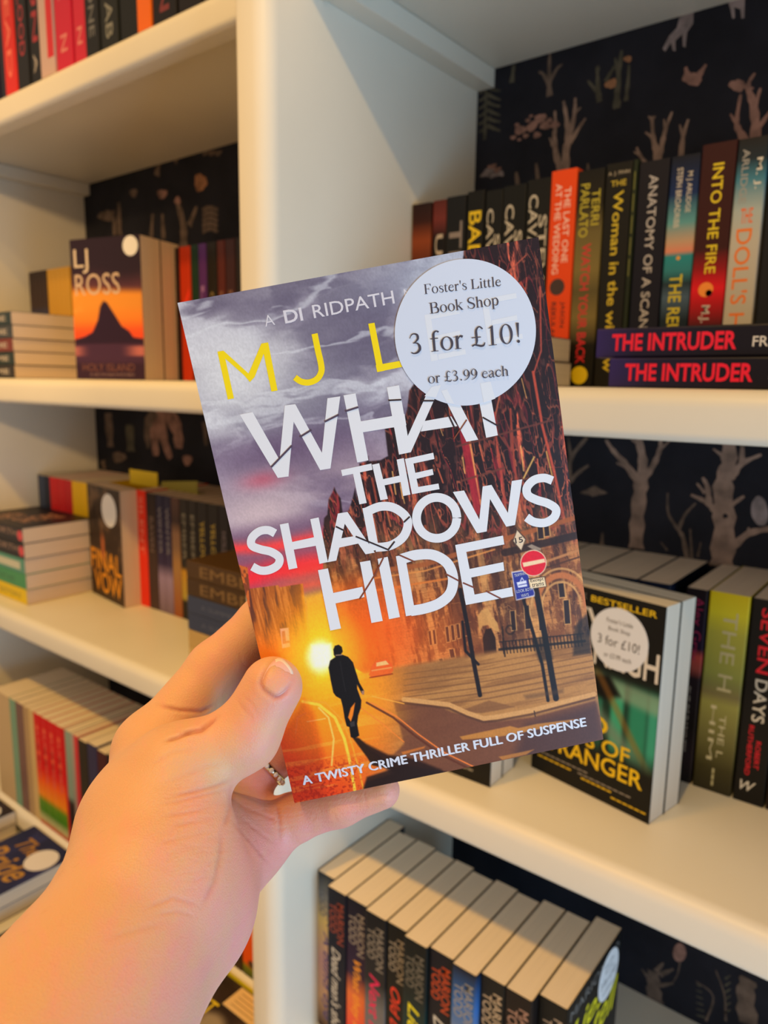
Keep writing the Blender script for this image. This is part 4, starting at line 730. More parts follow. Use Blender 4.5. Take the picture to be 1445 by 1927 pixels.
    mixc(img, line_mask(X, Y, [(940,1222),(1100,1206)], 5, 1.5)*.85, (28, 20, 22)); mixc(img, line_mask(X, Y, [(940,1208),(1098,1192)], 2.5, 1.2)*.7, (30, 22, 24)); mixc(img, poly_mask(X, Y, [(1000,1205),(1030,1195),(1040,1240),(1015,1246)], 4)*.6, (26,20,22)); mixc(img, poly_mask(X, Y, [(1080,1180),(1108,1150),(1112,1230),(1078,1234)], 4)*.7, (28,22,24)); mixc(img, line_mask(X, Y, [(950,1235),(945,1180)], 3, 1)*.8, (34,24,24)); mixc(img, np.clip(1-np.abs(np.hypot(X-960, Y-1185)-8)/3, 0, 1)*.8, (34,24,24))
    mixc(img, poly_mask(X, Y, [(985,1308),(1060,1296),(1060,1304),(990,1316)], 4)*.5, (80,54,40))
    # walking man and his long shadow
    mixc(img, poly_mask(X, Y, [(660,1384),(676,1390),(700,1412),(728,1432),(760,1452),(700,1440),(690,1424)], 2)*.95, (34, 20, 16)); mixc(img, poly_mask(X, Y, [(672,1388),(690,1400),(730,1420),(780,1428),(830,1448),(850,1470),(690,1494),(684,1482),(690,1470),(740,1455),(712,1428)], 4)*.95, (40, 22, 18)); mixc(img, poly_mask(X, Y, [(684,1488),(690,1462),(760,1440),(840,1452),(830,1470)], 3)*.9, (36, 22, 20))
    man = [(628,1232),(627,1222),(630,1215),(637,1213),(643,1217),(645,1226),(642,1231),(655,1236),(664,1246),(669,1262),(676,1284),(685,1300),(684,1307),(680,1304),(672,1288),(672,1296),(680,1318),(679,1332),(674,1346),(672,1362),(676,1384),(668,1389),(660,1387),(657,1368),(652,1366),(648,1350),(645,1330),(641,1315),(632,1310),(627,1303),(622,1280),(618,1256),(621,1243),(631,1236)]
    mixc(img, poly_mask(X, Y, man, 1.1), (20, 19, 22)); mixc(img, poly_mask(X, Y, [(655,1350),(660,1332),(668,1322),(664,1346),(660,1358)], 1.2), (236, 120, 30)); mixc(img, line_mask(X, Y, [(640,1245),(645,1275),(650,1300)], 1.5, 1.5)*.4, (52,48,50)); mixc(img, line_mask(X, Y, [(632,1233),(643,1232)], 2, 1)*.7, (190,150,120)); mixc(img, poly_mask(X, Y, [(680,1300),(685,1299),(685,1306),(681,1307)], 1), (150,110,90)); mixc(img, poly_mask(X, Y, [(658,1360),(667,1356),(668,1366),(660,1368)], 1)*.6, (70,66,66))
    # traffic signs
    mixc(img, poly_mask(X, Y, [(973,995),(990,1014),(981,1038),(964,1018)], 1.2), (70, 50, 40)); mixc(img, poly_mask(X, Y, [(973,998),(988,1015),(980.5,1035),(966,1018)], 1), (206, 180, 150))
    mixc(img, poly_mask(X, Y, [(992,1028),(1000,1024),(1018,1032),(1016,1036),(1006,1036)], 1.2), (140,120,104))
    mixc(img, poly_mask(X, Y, [(962,1076),(990,1072),(1006,1115),(1006,1122),(971,1130)], 1.2), (196, 186, 190)); mixc(img, poly_mask(X, Y, [(964,1078),(990,1074),(1005,1116),(1004,1120),(972,1128)], 1), (44, 50, 132)); mixc(img, poly_mask(X, Y, [(972,1096),(990,1092),(992,1103),(975,1106)], 1), (206,206,220)); mixc(img, line_mask(X, Y, [(979,1094),(982,1087),(985,1092)], 1.5, .8), (206,206,220)); mixc(img, line_mask(X, Y, [(976,1101),(991,1098)], 2.0, .6)*.7, (44,50,132))
    e = np.hypot((X-1003.5)/24.5, (Y-1059.5)/24.5); mixc(img, sstep(1.04, .99, e), (214, 180, 150)); mixc(img, sstep(.97, .92, e), (206, 26, 46)); mixc(img, poly_mask(X, Y, [(983,1059),(1024,1051),(1026,1058),(985,1067)], 1), (236, 190, 150))
    mixc(img, poly_mask(X, Y, [(993,1089),(1025,1084),(1029,1104),(997,1109)], 1.2), (60, 44, 36)); mixc(img, poly_mask(X, Y, [(994.5,1090.5),(1024,1086),(1027.5,1103),(998,1107.5)], 1), (226, 196, 156))
    img = (img-128)*1.13+147
    ar = img_fbm(U*300, V*300, 71, 1); img *= (.965+.07*ar)[..., None]
    return img
front = painted_panel('front_cover', BW, BH, 500, 770, street_art, HT+.00008, held)

LAYER = [0]
class Ink:
    """lettering printed on the cover; every point is given where it was measured"""
    def __init__(s): s.m = MB()
    def pt(s, p): a, b = to_cover(*p); return (HT+s.z, a, BH-b)
    def poly(s, pts):
        s.z += 2.5e-6            # each piece a hair above the last, so overlapping strokes never share a plane
        s.m.add([s.pt(p) for p in pts], [tuple(range(len(pts)))])
    def stroke(s, pts, w):       # constant-width stroke through measured points (smoothed); w in measured pixels
        s.z += 2.5e-6
        P = [np.array(p, float) for p in pts]; Q = []
        for i in range(len(P)-1):
            p0, p1, p2, p3 = P[max(i-1, 0)], P[i], P[i+1], P[min(i+2, len(P)-1)]
            for t in np.linspace(0, 1, 7)[:-1]: Q.append(.5*((2*p1)+(-p0+p2)*t+(2*p0-5*p1+4*p2-p3)*t*t+(-p0+3*p1-3*p2+p3)*t**3))
        Q.append(P[-1]); n = len(Q); A, B = [], []
        ww = w if hasattr(w, '__len__') else [w, w]
        wi = np.interp(np.linspace(0, 1, n), np.linspace(0, 1, len(ww)), ww)
        for i in range(n):
            d = Q[min(i+1, n-1)]-Q[max(i-1, 0)]; d /= np.linalg.norm(d)+1e-9; nn = np.array([-d[1], d[0]])*wi[i]/2; A.append(s.pt(Q[i]+nn)); B.append(s.pt(Q[i]-nn))
        s.m.add(A+B, [(i, i+1, n+i+1, n+i) for i in range(n-1)])
    def ring(s, cx, cy, rx, ry, w, a0=0, a1=360, rot=0):
        s.stroke([(cx+(rx*math.cos(t)*math.cos(rot)-ry*math.sin(t)*math.sin(rot)), cy+(rx*math.cos(t)*math.sin(rot)+ry*math.sin(t)*math.cos(rot))) for t in np.radians(np.linspace(a0, a1, 17))], w)
    def line(s, body, c0, c1, hpx, style='r', fat=0, up=None):
        """a line of text whose baseline runs from c0 to c1 and whose capitals stand hpx tall, upright to the baseline on the page"""
        v, f = glyph_mesh(body, fat)
        A, B = np.array(to_cover(*c0)), np.array(to_cover(*c1)); e = (B-A); L = np.linalg.norm(e); e /= L; nrm = np.array([e[1], -e[0]])
        hh = hpx*L/math.hypot(c1[0]-c0[0], c1[1]-c0[1])
        P = [A+e*L*x+nrm*hh*y for x, y in v]
        s.m.add([(HT+s.z, a, BH-b) for a, b in P], f)
    def new(s, name, z, col, parent=None, rough=.38):
        s.z = z; s.name = name; s.col = col; s.parent = parent or held; s.rough = rough; return s
    def done(s, m=None): return s.m.build(s.name, m or ink(s.col, s.rough), s.parent, fix=False)
WT = (232, 232, 238); YL = (252, 222, 10)
# author line and author name
k = Ink().new('series_lettering', .00014, (222, 218, 228))
k.line('A', (499.5, 615), (518, 611), 20, fat=-.006); k.line('DI', (537, 609), (571, 603), 24, fat=.018); k.line('RIDPATH', (591, 599), (743, 571), 24, fat=.004); k.line('N', (763, 567), (779, 564), 22, fat=-.006); k.done()
k = Ink().new('author_lettering', .00014, YL); q = tr(ZA)
k.poly(q([(280,728),(316,722),(378,1004),(342,1011)])); k.poly(q([(280,728),(316,722),(474,866),(472,908),(440,870)])); k.poly(q([(540,680),(580,673),(500,878),(472,908),(455,880)])); k.poly(q([(541,680),(580,673),(636,958),(599,964)]))
k.stroke(q([(854,622),(874,720),(893,805),(893,850),(868,890),(822,910),(775,905),(738,880)]), 11.6)
k.poly(q([(1171,563),(1208,557),(1264,842),(1226,849)])); k.poly(q([(1215,808),(1395,776),(1402,812),(1224,849)]))
for x, y in ((0, 0), (337, -92)):
    B = lambda P: tr(ZB_)([(a+x, b+y) for a, b in P])
    k.poly(B([(372,512),(406,506),(452,778),(412,786)])); k.poly(B([(372,512),(575,474),(580,505),(378,542)])); k.poly(B([(396,640),(580,604),(584,634),(400,670)])); k.poly(B([(406,752),(612,714),(617,744),(412,784)]))
k.done()
# title
k = Ink().new('title_lettering', .00015, WT); q = tr(ZA)
k.poly(q([(412,1100),(488,1085),(702,1465),(637,1474)])); k.poly(q([(678,1046),(740,1038),(700,1465),(637,1474)])); k.poly(q([(678,1046),(740,1038),(948,1418),(887,1428)])); k.poly(q([(930,1003),(1006,992),(948,1418),(887,1428)]))
k.poly(q([(1025,986),(1096,974),(1172,1370),(1106,1383)])); k.poly(q([(1118,1141),(1385,1096),(1396,1163),(1130,1206)]))
q = tr(ZB_)
k.poly(q([(150,939),(222,926),(290,1322),(222,1336)])); k.poly(q([(430,880),(494,868),(292,1322),(224,1336)])); k.poly(q([(430,880),(494,868),(690,1248),(620,1260)])); k.poly(q([(372,1138),(530,1110),(566,1168),(350,1200)])); k.poly(q([(662,850),(735,838),(806,1222),(737,1237)])); k.poly(q([(560,890),(840,838),(850,900),(570,950)]))
q = tr(ZA); k.poly(q([(1010,1427),(1190,1389),(1196,1426),(1018,1463)])); k.poly(q([(1079,1440),(1120,1432),(1162,1622),(1119,1630)]))
q = tr(ZB_); k.poly(q([(63,1396),(105,1387),(156,1598),(112,1606)])); k.poly(q([(208,1366),(250,1357),(289,1572),(246,1581)])); k.poly(q([(88,1490),(226,1460),(232,1498),(96,1526)]))
k.poly(q([(257,1362),(300,1353),(342,1560),(299,1570)])); k.poly(q([(257,1362),(424,1325),(431,1362),(264,1398)])); k.poly(q([(284,1452),(420,1421),(426,1455),(290,1488)])); k.poly(q([(296,1534),(455,1507),(461,1540),(300,1570)]))
q = tr(ZC)
k.stroke(q([(378,172),(335,152),(282,160),(238,200),(238,245),(290,268),(355,284),(402,318),(395,362),(345,392),(290,396),(240,372)]), 15.5)
k.poly(q([(406,118),(458,108),(513,380),(461,391)])); k.poly(q([(590,86),(641,75),(697,345),(646,356)])); k.poly(q([(470,226),(618,194),(628,246),(480,272)]))
k.poly(q([(757,52),(815,42),(748,336),(696,346)])); k.poly(q([(757,52),(815,42),(980,288),(924,298)])); k.poly(q([(762,204),(872,186),(905,228),(745,262)]))
k.poly(q([(905,20),(958,12),(1006,268),(955,280)])); k.stroke(q([(930,42),(1010,10),(1090,15),(1160,62),(1180,120),(1150,195),(1075,245),(984,257)]), 16.5)
q = tr(ZD); k.ring(*q([(262,78)])[0], 38.0, 38.5, 16.5)
q = tr(ZB_)
k.poly(q([(540,1557),(606,1548),(733,1790),(682,1800)])); k.poly(q([(716,1524),(768,1515),(740,1790),(688,1800)])); k.poly(q([(716,1524),(768,1515),(907,1752),(855,1762)])); k.poly(q([(888,1492),(950,1482),(907,1752),(855,1762)]))
k.stroke(q([(1128,1490),(1080,1474),(1020,1486),(978,1530),(984,1576),(1035,1604),(1100,1624),(1148,1658),(1138,1706),(1085,1738),(1020,1734),(975,1706)]), 16)
q = tr(ZC)
k.poly(q([(637,394),(697,383),(776,746),(711,759)])); k.poly(q([(890,346),(952,335),(1028,700),(960,713)])); k.poly(q([(690,540),(905,494),(918,556),(705,603)])); k.poly(q([(997,326),(1058,313),(1132,677),(1066,690)]))
q = tr(ZD)
k.poly(q([(15,310),(70,300),(134,662),(76,672)])); k.stroke(q([(45,328),(140,302),(240,302),(325,352),(360,440),(345,530),(280,592),(190,625),(104,640)]), 19.5)
k.poly(q([(373,242),(430,231),(500,592),(438,604)])); k.poly(q([(373,242),(662,185),(670,238),(384,295)])); k.poly(q([(415,396),(664,345),(670,396),(425,448)])); k.poly(q([(428,554),(716,496),(724,550),(438,604)]))
k.done()
# hairline cracks through the title show the picture underneath
k = Ink().new('title_cracks', .00030, (80, 66, 88)); q = tr(ZA)
for p in ([(598,1410),(720,1283)], [(768,1232),(836,1190)], [(914,1142),(998,1100)], [(1036,1080),(1112,1056)]): k.stroke(q(p), 3.6)
k.done()
k = Ink().new('title_cracks', .00030, (46, 28, 34)); q = tr(ZB_)
for p in ([(160,1016),(236,1012)], [(352,1018),(428,1018)], [(495,1060),(550,1178)], [(716,1116),(806,1166)]): k.stroke(q(p), 3)
q = tr(ZC)
for p in ([(745,130),(790,152)], [(865,190),(1065,272)], [(1060,272),(1100,220)], [(1155,105),(1192,70)]): k.stroke(q(p), 3)
k.done()
k = Ink().new('title_cracks', .00030, (130, 64, 44)); q = tr(ZC)
for p in ([(888,568),(975,430),(1032,318)], [(1128,302),(1225,345)]): k.stroke(q(p), 3)
q = tr(ZD)
for p in ([(314,415),(395,458)], [(420,470),(490,500)], [(560,520),(650,566)]): k.stroke(q(p), 3)
q = tr(ZB_); k.stroke(q([(545,1245),(622,1130)]), 2.4)
k.done()
k = Ink().new('tagline_lettering', .00015, (226, 226, 236))
[(k.line('A TWISTY CRIME THRILLER FULL OF SUSPENSE', (571+d, 1477+d*.3), (1103+d, 1366+d*.3), 18), setattr(k, 'z', k.z+3e-6)) for d in (-.9, -.3, .3, .9)]; k.done()
k = Ink().new('sign_lettering', .00014, (50, 40, 40)); k.line('15', (970, 1023), (984.5, 1020), 11, fat=.01); k.line('Except', (998.5, 1097.5), (1023, 1093.5), 8); k.line('trams', (1001.5, 1105), (1023.5, 1101), 7); k.done()
k = Ink().new('sign_lettering', .00014, (214, 214, 226)); k.line('TRAMWAY', (968, 1086), (990, 1081), 6); k.line('LOOK BOTH', (972, 1116), (1003, 1110), 6); k.line('WAYS', (981, 1124), (995, 1121), 6); k.done()

# ---- round price sticker
scx, scy = to_cover(876, 628); SR = .0257
st = MB(); n = 96; ring = [(scx+SR*math.cos(a), BH-scy+SR*math.sin(a)) for a in np.linspace(0, 2*math.pi, n, endpoint=False)]
st.add([(HT+.00042, a, b) for a, b in ring]+[(HT+.0001, a, b) for a, b in ring], [tuple(range(n))]+[(i, (i+1) % n, n+(i+1) % n, n+i) for i in range(n)])
stick = st.build('price_sticker', mat('held_sticker', sc(214, 221, 238), rough=.42), held, fix=False)
k = Ink().new('ghost_print', .00044, (226, 229, 238), stick)      # the lettering below shows faintly through the paper
for x, y in ((0, 0), (337, -92)):
    B = lambda P: tr(ZB_)([(a+x, b+y) for a, b in P])
    k.poly(B([(372,512),(406,506),(452,778),(412,786)])); k.poly(B([(406,505),(575,474),(580,505),(408,538)])); k.poly(B([(430,636),(580,604),(584,634),(434,664)])); k.poly(B([(452,744),(612,714),(617,744),(456,776)]))
q = tr(ZB_); k.poly(q([(700,915),(762,905),(790,1005),(722,1030)])); k.poly(q([(415,935),(470,925),(440,1000),(372,990)])); k.poly(q([(470,960),(505,950),(548,1038),(505,1030)])); k.done()

# old-style roman letters for the sticker, drawn as stems, bowls and serifs on a 1000-unit body
def serif_font():
    G = {}
    def g(ch, adv): G[ch] = (adv, []); return G[ch][1]
    R = lambda x0, y0, x1, y1: ('p', [(x0, y0), (x1, y0), (x1, y1), (x0, y1)])
    P = lambda *p: ('p', list(p)); C = lambda pts, w: ('c', pts, w); O = lambda *a: ('o', a); D = lambda x, y, r: ('d', x, y, r)
    flag = lambda x, y: P((x-42, y-45), (x-125, y-62), (x-125, y-48), (x+42, y), (x+42, y-60))
    a = g('F', 556); a += [R(100,0,202,662), R(40,0,262,22), R(40,640,520,662), P((520,662),(532,520),(512,520),(440,640)), R(200,322,390,350), P((372,420),(392,420),(392,250),(372,250))]
    a = g('o', 500); a += [O(250,226,222,238,140,212)]
    a = g('s', 389); a += [C([(322,320),(300,400),(200,440),(105,405),(85,345),(130,285),(240,225),(312,165),(318,95),(270,25),(180,8),(85,55),(62,150)], [22,24,30,48,64,72,74,72,64,48,30,24,22])]
    a = g('t', 290); a += [P((70,60),(154,60),(154,575),(142,575),(70,440)), C([(112,110),(122,45),(165,18),(220,30),(268,70)], [84,76,54,32,18]), R(18,420,255,450)]
    a = g('e', 444); a += [C([(372,275),(345,390),(240,440),(115,370),(72,225),(112,90),(230,26),(340,52),(415,130)], [50,40,30,62,86,86,68,42,20]), R(90,262,392,288)]
    a = g('r', 345); a += [R(70,0,154,430), R(15,0,240,20), flag(112,460), C([(150,330),(195,405),(255,425),(312,395)], [26,42,70,88])]
    a = g("'", 190); a += [P((60,672),(140,672),(112,430),(88,430))]
    a = g('L', 611); a += [R(100,0,202,662), R(22,640,290,662), R(22,0,565,24), P((565,0),(598,180),(576,180),(450,24))]
    a = g('i', 278); a += [R(98,0,182,430), R(20,0,258,20), flag(140,460), D(134,610,54)]
    a = g('l', 278); a += [R(98,0,182,660), R(20,0,258,20), flag(140,685)]
    a = g('B', 667); a += [R(110,0,212,662), R(20,640,340,662), R(20,0,340,22), R(200,338,340,360), C([(320,651),(470,625),(505,515),(455,385),(320,350)], [22,62,100,70,22]), C([(320,350),(510,325),(585,185),(525,45),(320,11)], [22,66,106,72,22])]
    a = g('k', 500); a += [R(70,0,154,660), R(10,0,230,20), flag(112,685), C([(150,215),(395,440)], [26,26]), R(290,430,480,450), C([(210,268),(430,8)], [82,82]), R(330,0,512,20)]
    a = g('S', 556); a += [C([(468,480),(445,595),(300,665),(150,620),(95,520),(140,410),(290,330),(430,250),(470,150),(400,32),(270,-6),(125,55),(62,200)], [24,28,34,54,84,96,100,96,84,58,34,28,22]), P((458,660),(476,660),(480,470),(462,470)), P((50,0),(68,0),(70,200),(52,200))]
    a = g('h', 500); a += [R(70,0,154,660), R(8,0,222,20), flag(112,685), C([(147,355),(215,418),(295,432),(362,380),(383,280),(383,0)], [20,38,62,80,84,84]), R(282,0,492,20)]
    a = g('p', 500); a += [R(70,-217,154,430), R(8,-217,232,-197), flag(112,460), C([(150,365),(240,436),(355,405),(420,240),(365,55),(255,8),(150,55)], [22,42,72,90,78,42,24])]
    a = g('3', 500); a += [C([(62,520),(130,630),(225,662),(330,612),(340,490),(245,388),(160,352)], [20,32,42,72,72,42,22]), C([(160,356),(300,340),(375,250),(378,130),(290,32),(165,4),(75,45)], [20,42,78,88,68,42,44])]
    a = g('f', 333); a += [R(93,0,177,470), R(18,0,270,20), C([(135,430),(140,580),(190,660),(260,676),(325,640)], [84,82,52,42,66]), R(18,420,290,450)]
    a = g('£', 500); a += [C([(165,85),(205,210),(200,420),(205,560),(270,655),(350,668),(430,590)], [36,74,82,72,50,44,52]), R(28,310,355,342), C([(28,40),(110,80),(220,55),(330,22),(430,36),(485,130)], [52,52,60,72,62,22])]
    a = g('1', 500); a += [R(212,0,298,650), R(115,0,395,20), P((110,575),(285,676),(298,676),(298,590),(212,590))]
    a = g('0', 500); a += [O(250,331,226,342,140,314)]
    a = g('!', 333); a += [P((112,676),(212,676),(176,190),(150,190)), D(163,44,52)]
    a = g('.', 250); a += [D(125,44,52)]
    a = g('9', 500); a += [O(248,452,200,222,116,192), C([(438,480),(425,290),(335,130),(205,30),(60,-18)], [82,82,62,42,18])]
    a = g('a', 444); a += [R(282,70,364,330), C([(323,290),(312,400),(220,434),(125,410),(88,345)], [82,58,36,42,84]), C([(300,268),(165,212),(78,140),(82,62),(150,18),(235,40),(300,90)], [24,42,72,82,62,38,24]), C([(323,90),(345,25),(395,18),(440,50)], [80,58,42,18])]
    a = g('c', 444); a += [C([(392,335),(345,418),(250,438),(122,378),(72,225),(122,82),(240,24),(335,52),(412,145)], [88,54,32,72,90,86,62,42,20])]
    G[' '] = (250, [])
    return G
SERIF = serif_font()
def serif_line(k, body, c0, c1):
    A, B = np.array(to_cover(*c0)), np.array(to_cover(*c1)); e = B-A; L = np.linalg.norm(e); e /= L; nrm = np.array([e[1], -e[0]])
    adv = sum(SERIF[c][0] for c in body); u = L/adv; pen = 0
    put = lambda pts, fs: k.m.add([(HT+k.z, *(lambda q: (q[0], BH-q[1]))(A+e*u*(pen+x)+nrm*u*y)) for x, y in pts], fs)
    for ch in body:
        k.z += 2e-6
        w, parts = SERIF[ch]
        for p in parts:
            k.z += 2e-6
            if p[0] == 'p': put(p[1], [tuple(range(len(p[1])))])
            elif p[0] == 'd': put([(p[1]+p[3]*math.cos(t), p[2]+p[3]*math.sin(t)) for t in np.linspace(0, 2*math.pi, 16, endpoint=False)], [tuple(range(16))])
            elif p[0] == 'o':
                cx, cy, rx, ry, ix, iy = p[1]; n = 32; T = np.linspace(0, 2*math.pi, n, endpoint=False)
                put([(cx+rx*math.cos(t), cy+ry*math.sin(t)) for t in T]+[(cx+ix*math.cos(t)-.03*ry*math.sin(t), cy+iy*math.sin(t)) for t in T], [(i, (i+1) % n, n+(i+1) % n, n+i) for i in range(n)])
            else:
                Pt = [np.array(q, float) for q in p[1]]; W_ = p[2]; Q = []; ww = []
                for i in range(len(Pt)-1):
                    p0, p1, p2, p3 = Pt[max(i-1, 0)], Pt[i], Pt[i+1], Pt[min(i+2, len(Pt)-1)]
                    for t in np.linspace(0, 1, 6)[:-1]: Q.append(.5*((2*p1)+(-p0+p2)*t+(2*p0-5*p1+4*p2-p3)*t*t+(-p0+3*p1-3*p2+p3)*t**3)); ww.append(W_[i]+(W_[i+1]-W_[i])*t)
                Q.append(Pt[-1]); ww.append(W_[-1]); n = len(Q); a_, b_ = [], []
                for i in range(n):
                    d = Q[min(i+1, n-1)]-Q[max(i-1, 0)]; d /= np.linalg.norm(d)+1e-9; nn = np.array([-d[1], d[0]])*ww[i]/2; a_.append(tuple(Q[i]+nn)); b_.append(tuple(Q[i]-nn))
                put(a_+b_, [(i, i+1, n+i+1, n+i) for i in range(n-1)])
        pen += w
k = Ink().new('sticker_lettering', .00050, (66, 60, 74), stick, .5)
serif_line(k, "Foster's Little", (797.5, 554), (943, 538.5)); serif_line(k, 'Book Shop', (808, 591), (939, 574)); serif_line(k, '3 for £10!', (770, 666.5), (984, 644)); serif_line(k, 'or £3.99 each', (805, 722), (957, 707)); k.done()

# ------------------------------------------------------------------ the hand that holds it
def cp(px, py, dep): return np.array([(px-IMG_W/2)*dep/FOC, (py-IMG_H/2)*dep/FOC, dep])
# joints: where each lies in the photograph, its distance from the lens, its radius (metres)
J = dict(arm_a=(-8,2110,.185,.0290), wri_a=(283,1655,.250,.0226), arm_b=(52,2150,.190,.0270), wri_b=(322,1728,.259,.0172), arm_c=(20,2120,.2,.028), wri_c=(305,1690,.262,.0225),
         meta=(275,1548,.268,.0190), mcp2=(291,1412,.297,.0146), pip2=(405,1258,.312,.0113), dip2=(497,1170,.3165,.0106), tip2=(640,1150,.3155,.0092),
         mcp3=(365,1440,.322,.0136), pip3=(440,1312,.329,.0114), dip3=(520,1245,.3245,.0104), tip3=(665,1225,.3205,.0092),
         mcp4=(430,1505,.322,.0130), pip4=(505,1424,.331,.0108), dip4=(580,1388,.3295,.0102), tip4=(700,1368,.3285,.0092),
         mcp5=(478,1578,.311,.0122), pip5=(548,1541,.3125,.0098), dip5=(640,1511,.3125,.0090), tip5=(717,1487,.3110,.0078),
         cmc1=(305,1600,.258,.0205), mcp1=(336,1452,.270,.0163), ip1=(461,1385,.2755,.0118), tip1=(512,1293,.2763,.0113),
         hyp=(346,1712,.264,.0168), palm=(415,1595,.302,.0145))
def jp(n): x, y, d, r = J[n]; return cp(x, y, d), r
def smin(a, b, k):
    h = np.clip(.5+.5*(b-a)/k, 0, 1); return b+(a-b)*h-k*h*(1-h)
def cone(Pt, n0, n1):
    (a, ra), (b, rb) = jp(n0), jp(n1); d = b-a; t = np.clip(((Pt-a) @ d)/(d @ d), 0, 1)
    return np.linalg.norm(Pt-a-t[..., None]*d, axis=-1)-(ra+(rb-ra)*t)
def hand_sdf(Pt):
    Pt = Pt.astype(np.float32)
    body = None
    for a, b, k in (('arm_a','wri_a',.01), ('arm_b','wri_b',.03), ('arm_c','wri_c',.014), ('wri_a','meta',.012), ('meta','mcp2',.012), ('wri_a','cmc1',.014), ('cmc1','mcp1',.012), ('wri_c','mcp3',.014), ('wri_b','hyp',.022),
                    ('hyp','mcp5',.012), ('palm','mcp5',.012), ('palm','mcp4',.012), ('mcp2','mcp3',.008), ('mcp3','mcp4',.008), ('mcp4','mcp5',.008), ('hyp','palm',.014), ('meta','palm',.014)):
        c = cone(Pt, a, b); body = c if body is None else smin(body, c, k)
    out = body
    thumb = smin(cone(Pt, 'mcp1', 'ip1'), cone(Pt, 'ip1', 'tip1'), .006)
    fing = []
    for n in '2345':
        f = cone(Pt, 'mcp'+n, 'pip'+n); f = smin(f, cone(Pt, 'pip'+n, 'dip'+n), .004); f = smin(f, cone(Pt, 'dip'+n, 'tip'+n), .004); fing.append(f)
    for f in fing: out = smin(out, f, .0045)
    return smin(out, thumb, .0065)
def ray_hit(px, py, d0=.17, d1=.34):
    """nearest skin point along a sight line"""
    px = np.asarray(px, float); py = np.asarray(py, float); D = np.stack([(px-IMG_W/2)/FOC, (py-IMG_H/2)/FOC, np.ones_like(px)], -1); L = np.linalg.norm(D, axis=-1); t = np.full(px.shape, d0); m = np.full(px.shape, 9.)
    for _ in range(70):
        s = hand_sdf(D*t[..., None]); m = np.minimum(m, s); t = np.minimum(t+np.maximum(s, 2e-5)/L*.9, d1)
    return D*t[..., None], m
#ENDSDF
def surface_nets(F, org, h):
    """quad mesh of the zero level of a sampled distance field"""
    sg = F < 0; nx, ny, nz = F.shape
    c = [(i, j, k) for i in (0, 1) for j in (0, 1) for k in (0, 1)]
    S8 = [sg[i:nx-1+i, j:ny-1+j, k:nz-1+k] for i, j, k in c]
    cnt = sum(x.astype(np.int8) for x in S8); act = (cnt > 0) & (cnt < 8); idx = np.argwhere(act); vid = -np.ones(act.shape, np.int32); vid[act] = np.arange(len(idx))
    acc = np.zeros((len(idx), 3)); num = np.zeros(len(idx))
    for a in range(8):
        for b in range(a+1, 8):
            d = np.abs(np.array(c[a])-np.array(c[b])).sum()
            if d != 1: continue
            fa = F[tuple((idx+c[a]).T)]; fb = F[tuple((idx+c[b]).T)]; m = (fa < 0) != (fb < 0); t = fa/(fa-fb+1e-12)
            p = np.array(c[a])+t[:, None]*(np.array(c[b])-np.array(c[a])); acc[m] += p[m]; num[m] += 1
    V = org+(idx+acc/num[:, None])*h; Q = []
    for ax in range(3):
        u, w = (ax+1) % 3, (ax+2) % 3
        e = [0, 0, 0]; e[ax] = 1
        A = sg[:nx-e[0], :ny-e[1], :nz-e[2]]; B = sg[e[0]:, e[1]:, e[2]:]
        for flip, m in ((False, A & ~B), (True, ~A & B)):
            g = np.argwhere(m); g = g[(g[:, u] > 0) & (g[:, w] > 0) & (g[:, 0] < nx-1) & (g[:, 1] < ny-1) & (g[:, 2] < nz-1)]
            q = []
            for du, dw in ((-1, -1), (0, -1), (0, 0), (-1, 0)):
                t = g.copy(); t[:, u] += du; t[:, w] += dw; q.append(vid[tuple(t.T)])
            q = np.stack(q, 1); q = q[(q >= 0).all(1)]; Q.append(q[:, ::-1] if flip else q)
    return V, np.concatenate(Q)
HSTEP = .00125
lo = np.array([-.150, .030, .168]); hi = np.array([.012, .172, .352])
ax_ = [np.arange(lo[i], hi[i], HSTEP) for i in range(3)]
Fv = np.stack([hand_sdf(np.stack(np.meshgrid([x_], ax_[1], ax_[2], indexing='ij'), -1))[0] for x_ in ax_[0]])
HV, HQ = surface_nets(Fv, lo, HSTEP)
def sdf_normal(Pt, e=.0006):
    g = np.stack([hand_sdf(Pt+np.eye(3)[i]*e)-hand_sdf(Pt-np.eye(3)[i]*e) for i in range(3)], -1); return g/(np.linalg.norm(g, axis=-1, keepdims=True)+1e-9)
for _ in range(2):      # settle the vertices on the true surface
    HV = HV-sdf_normal(HV)*hand_sdf(HV)[:, None]
# one finer level, again settled on the surface
me = bpy.data.meshes.new('tmp'); me.from_pydata(HV.tolist(), [], HQ.tolist()); o = bpy.data.objects.new('tmp', me); COL.objects.link(o)
sb = o.modifiers.new('s', 'SUBSURF'); sb.levels = 1; sb.render_levels = 1
dg = bpy.context.evaluated_depsgraph_get(); m2 = bpy.data.meshes.new_from_object(o.evaluated_get(dg)); bpy.data.objects.remove(o); bpy.data.meshes.remove(me)
n_ = len(m2.vertices); HV = np.empty(n_*3); m2.vertices.foreach_get('co', HV); HV = HV.reshape(-1, 3)
HN = sdf_normal(HV); HV = HV-HN*hand_sdf(HV)[:, None]
PXY = HV[:, :2]/HV[:, 2:]*FOC+np.array([IMG_W/2, IMG_H/2]); facing = np.clip(-(HN*HV).sum(1)/np.linalg.norm(HV, axis=1)+.25, 0, 1)
DEP = HV[:, 2]
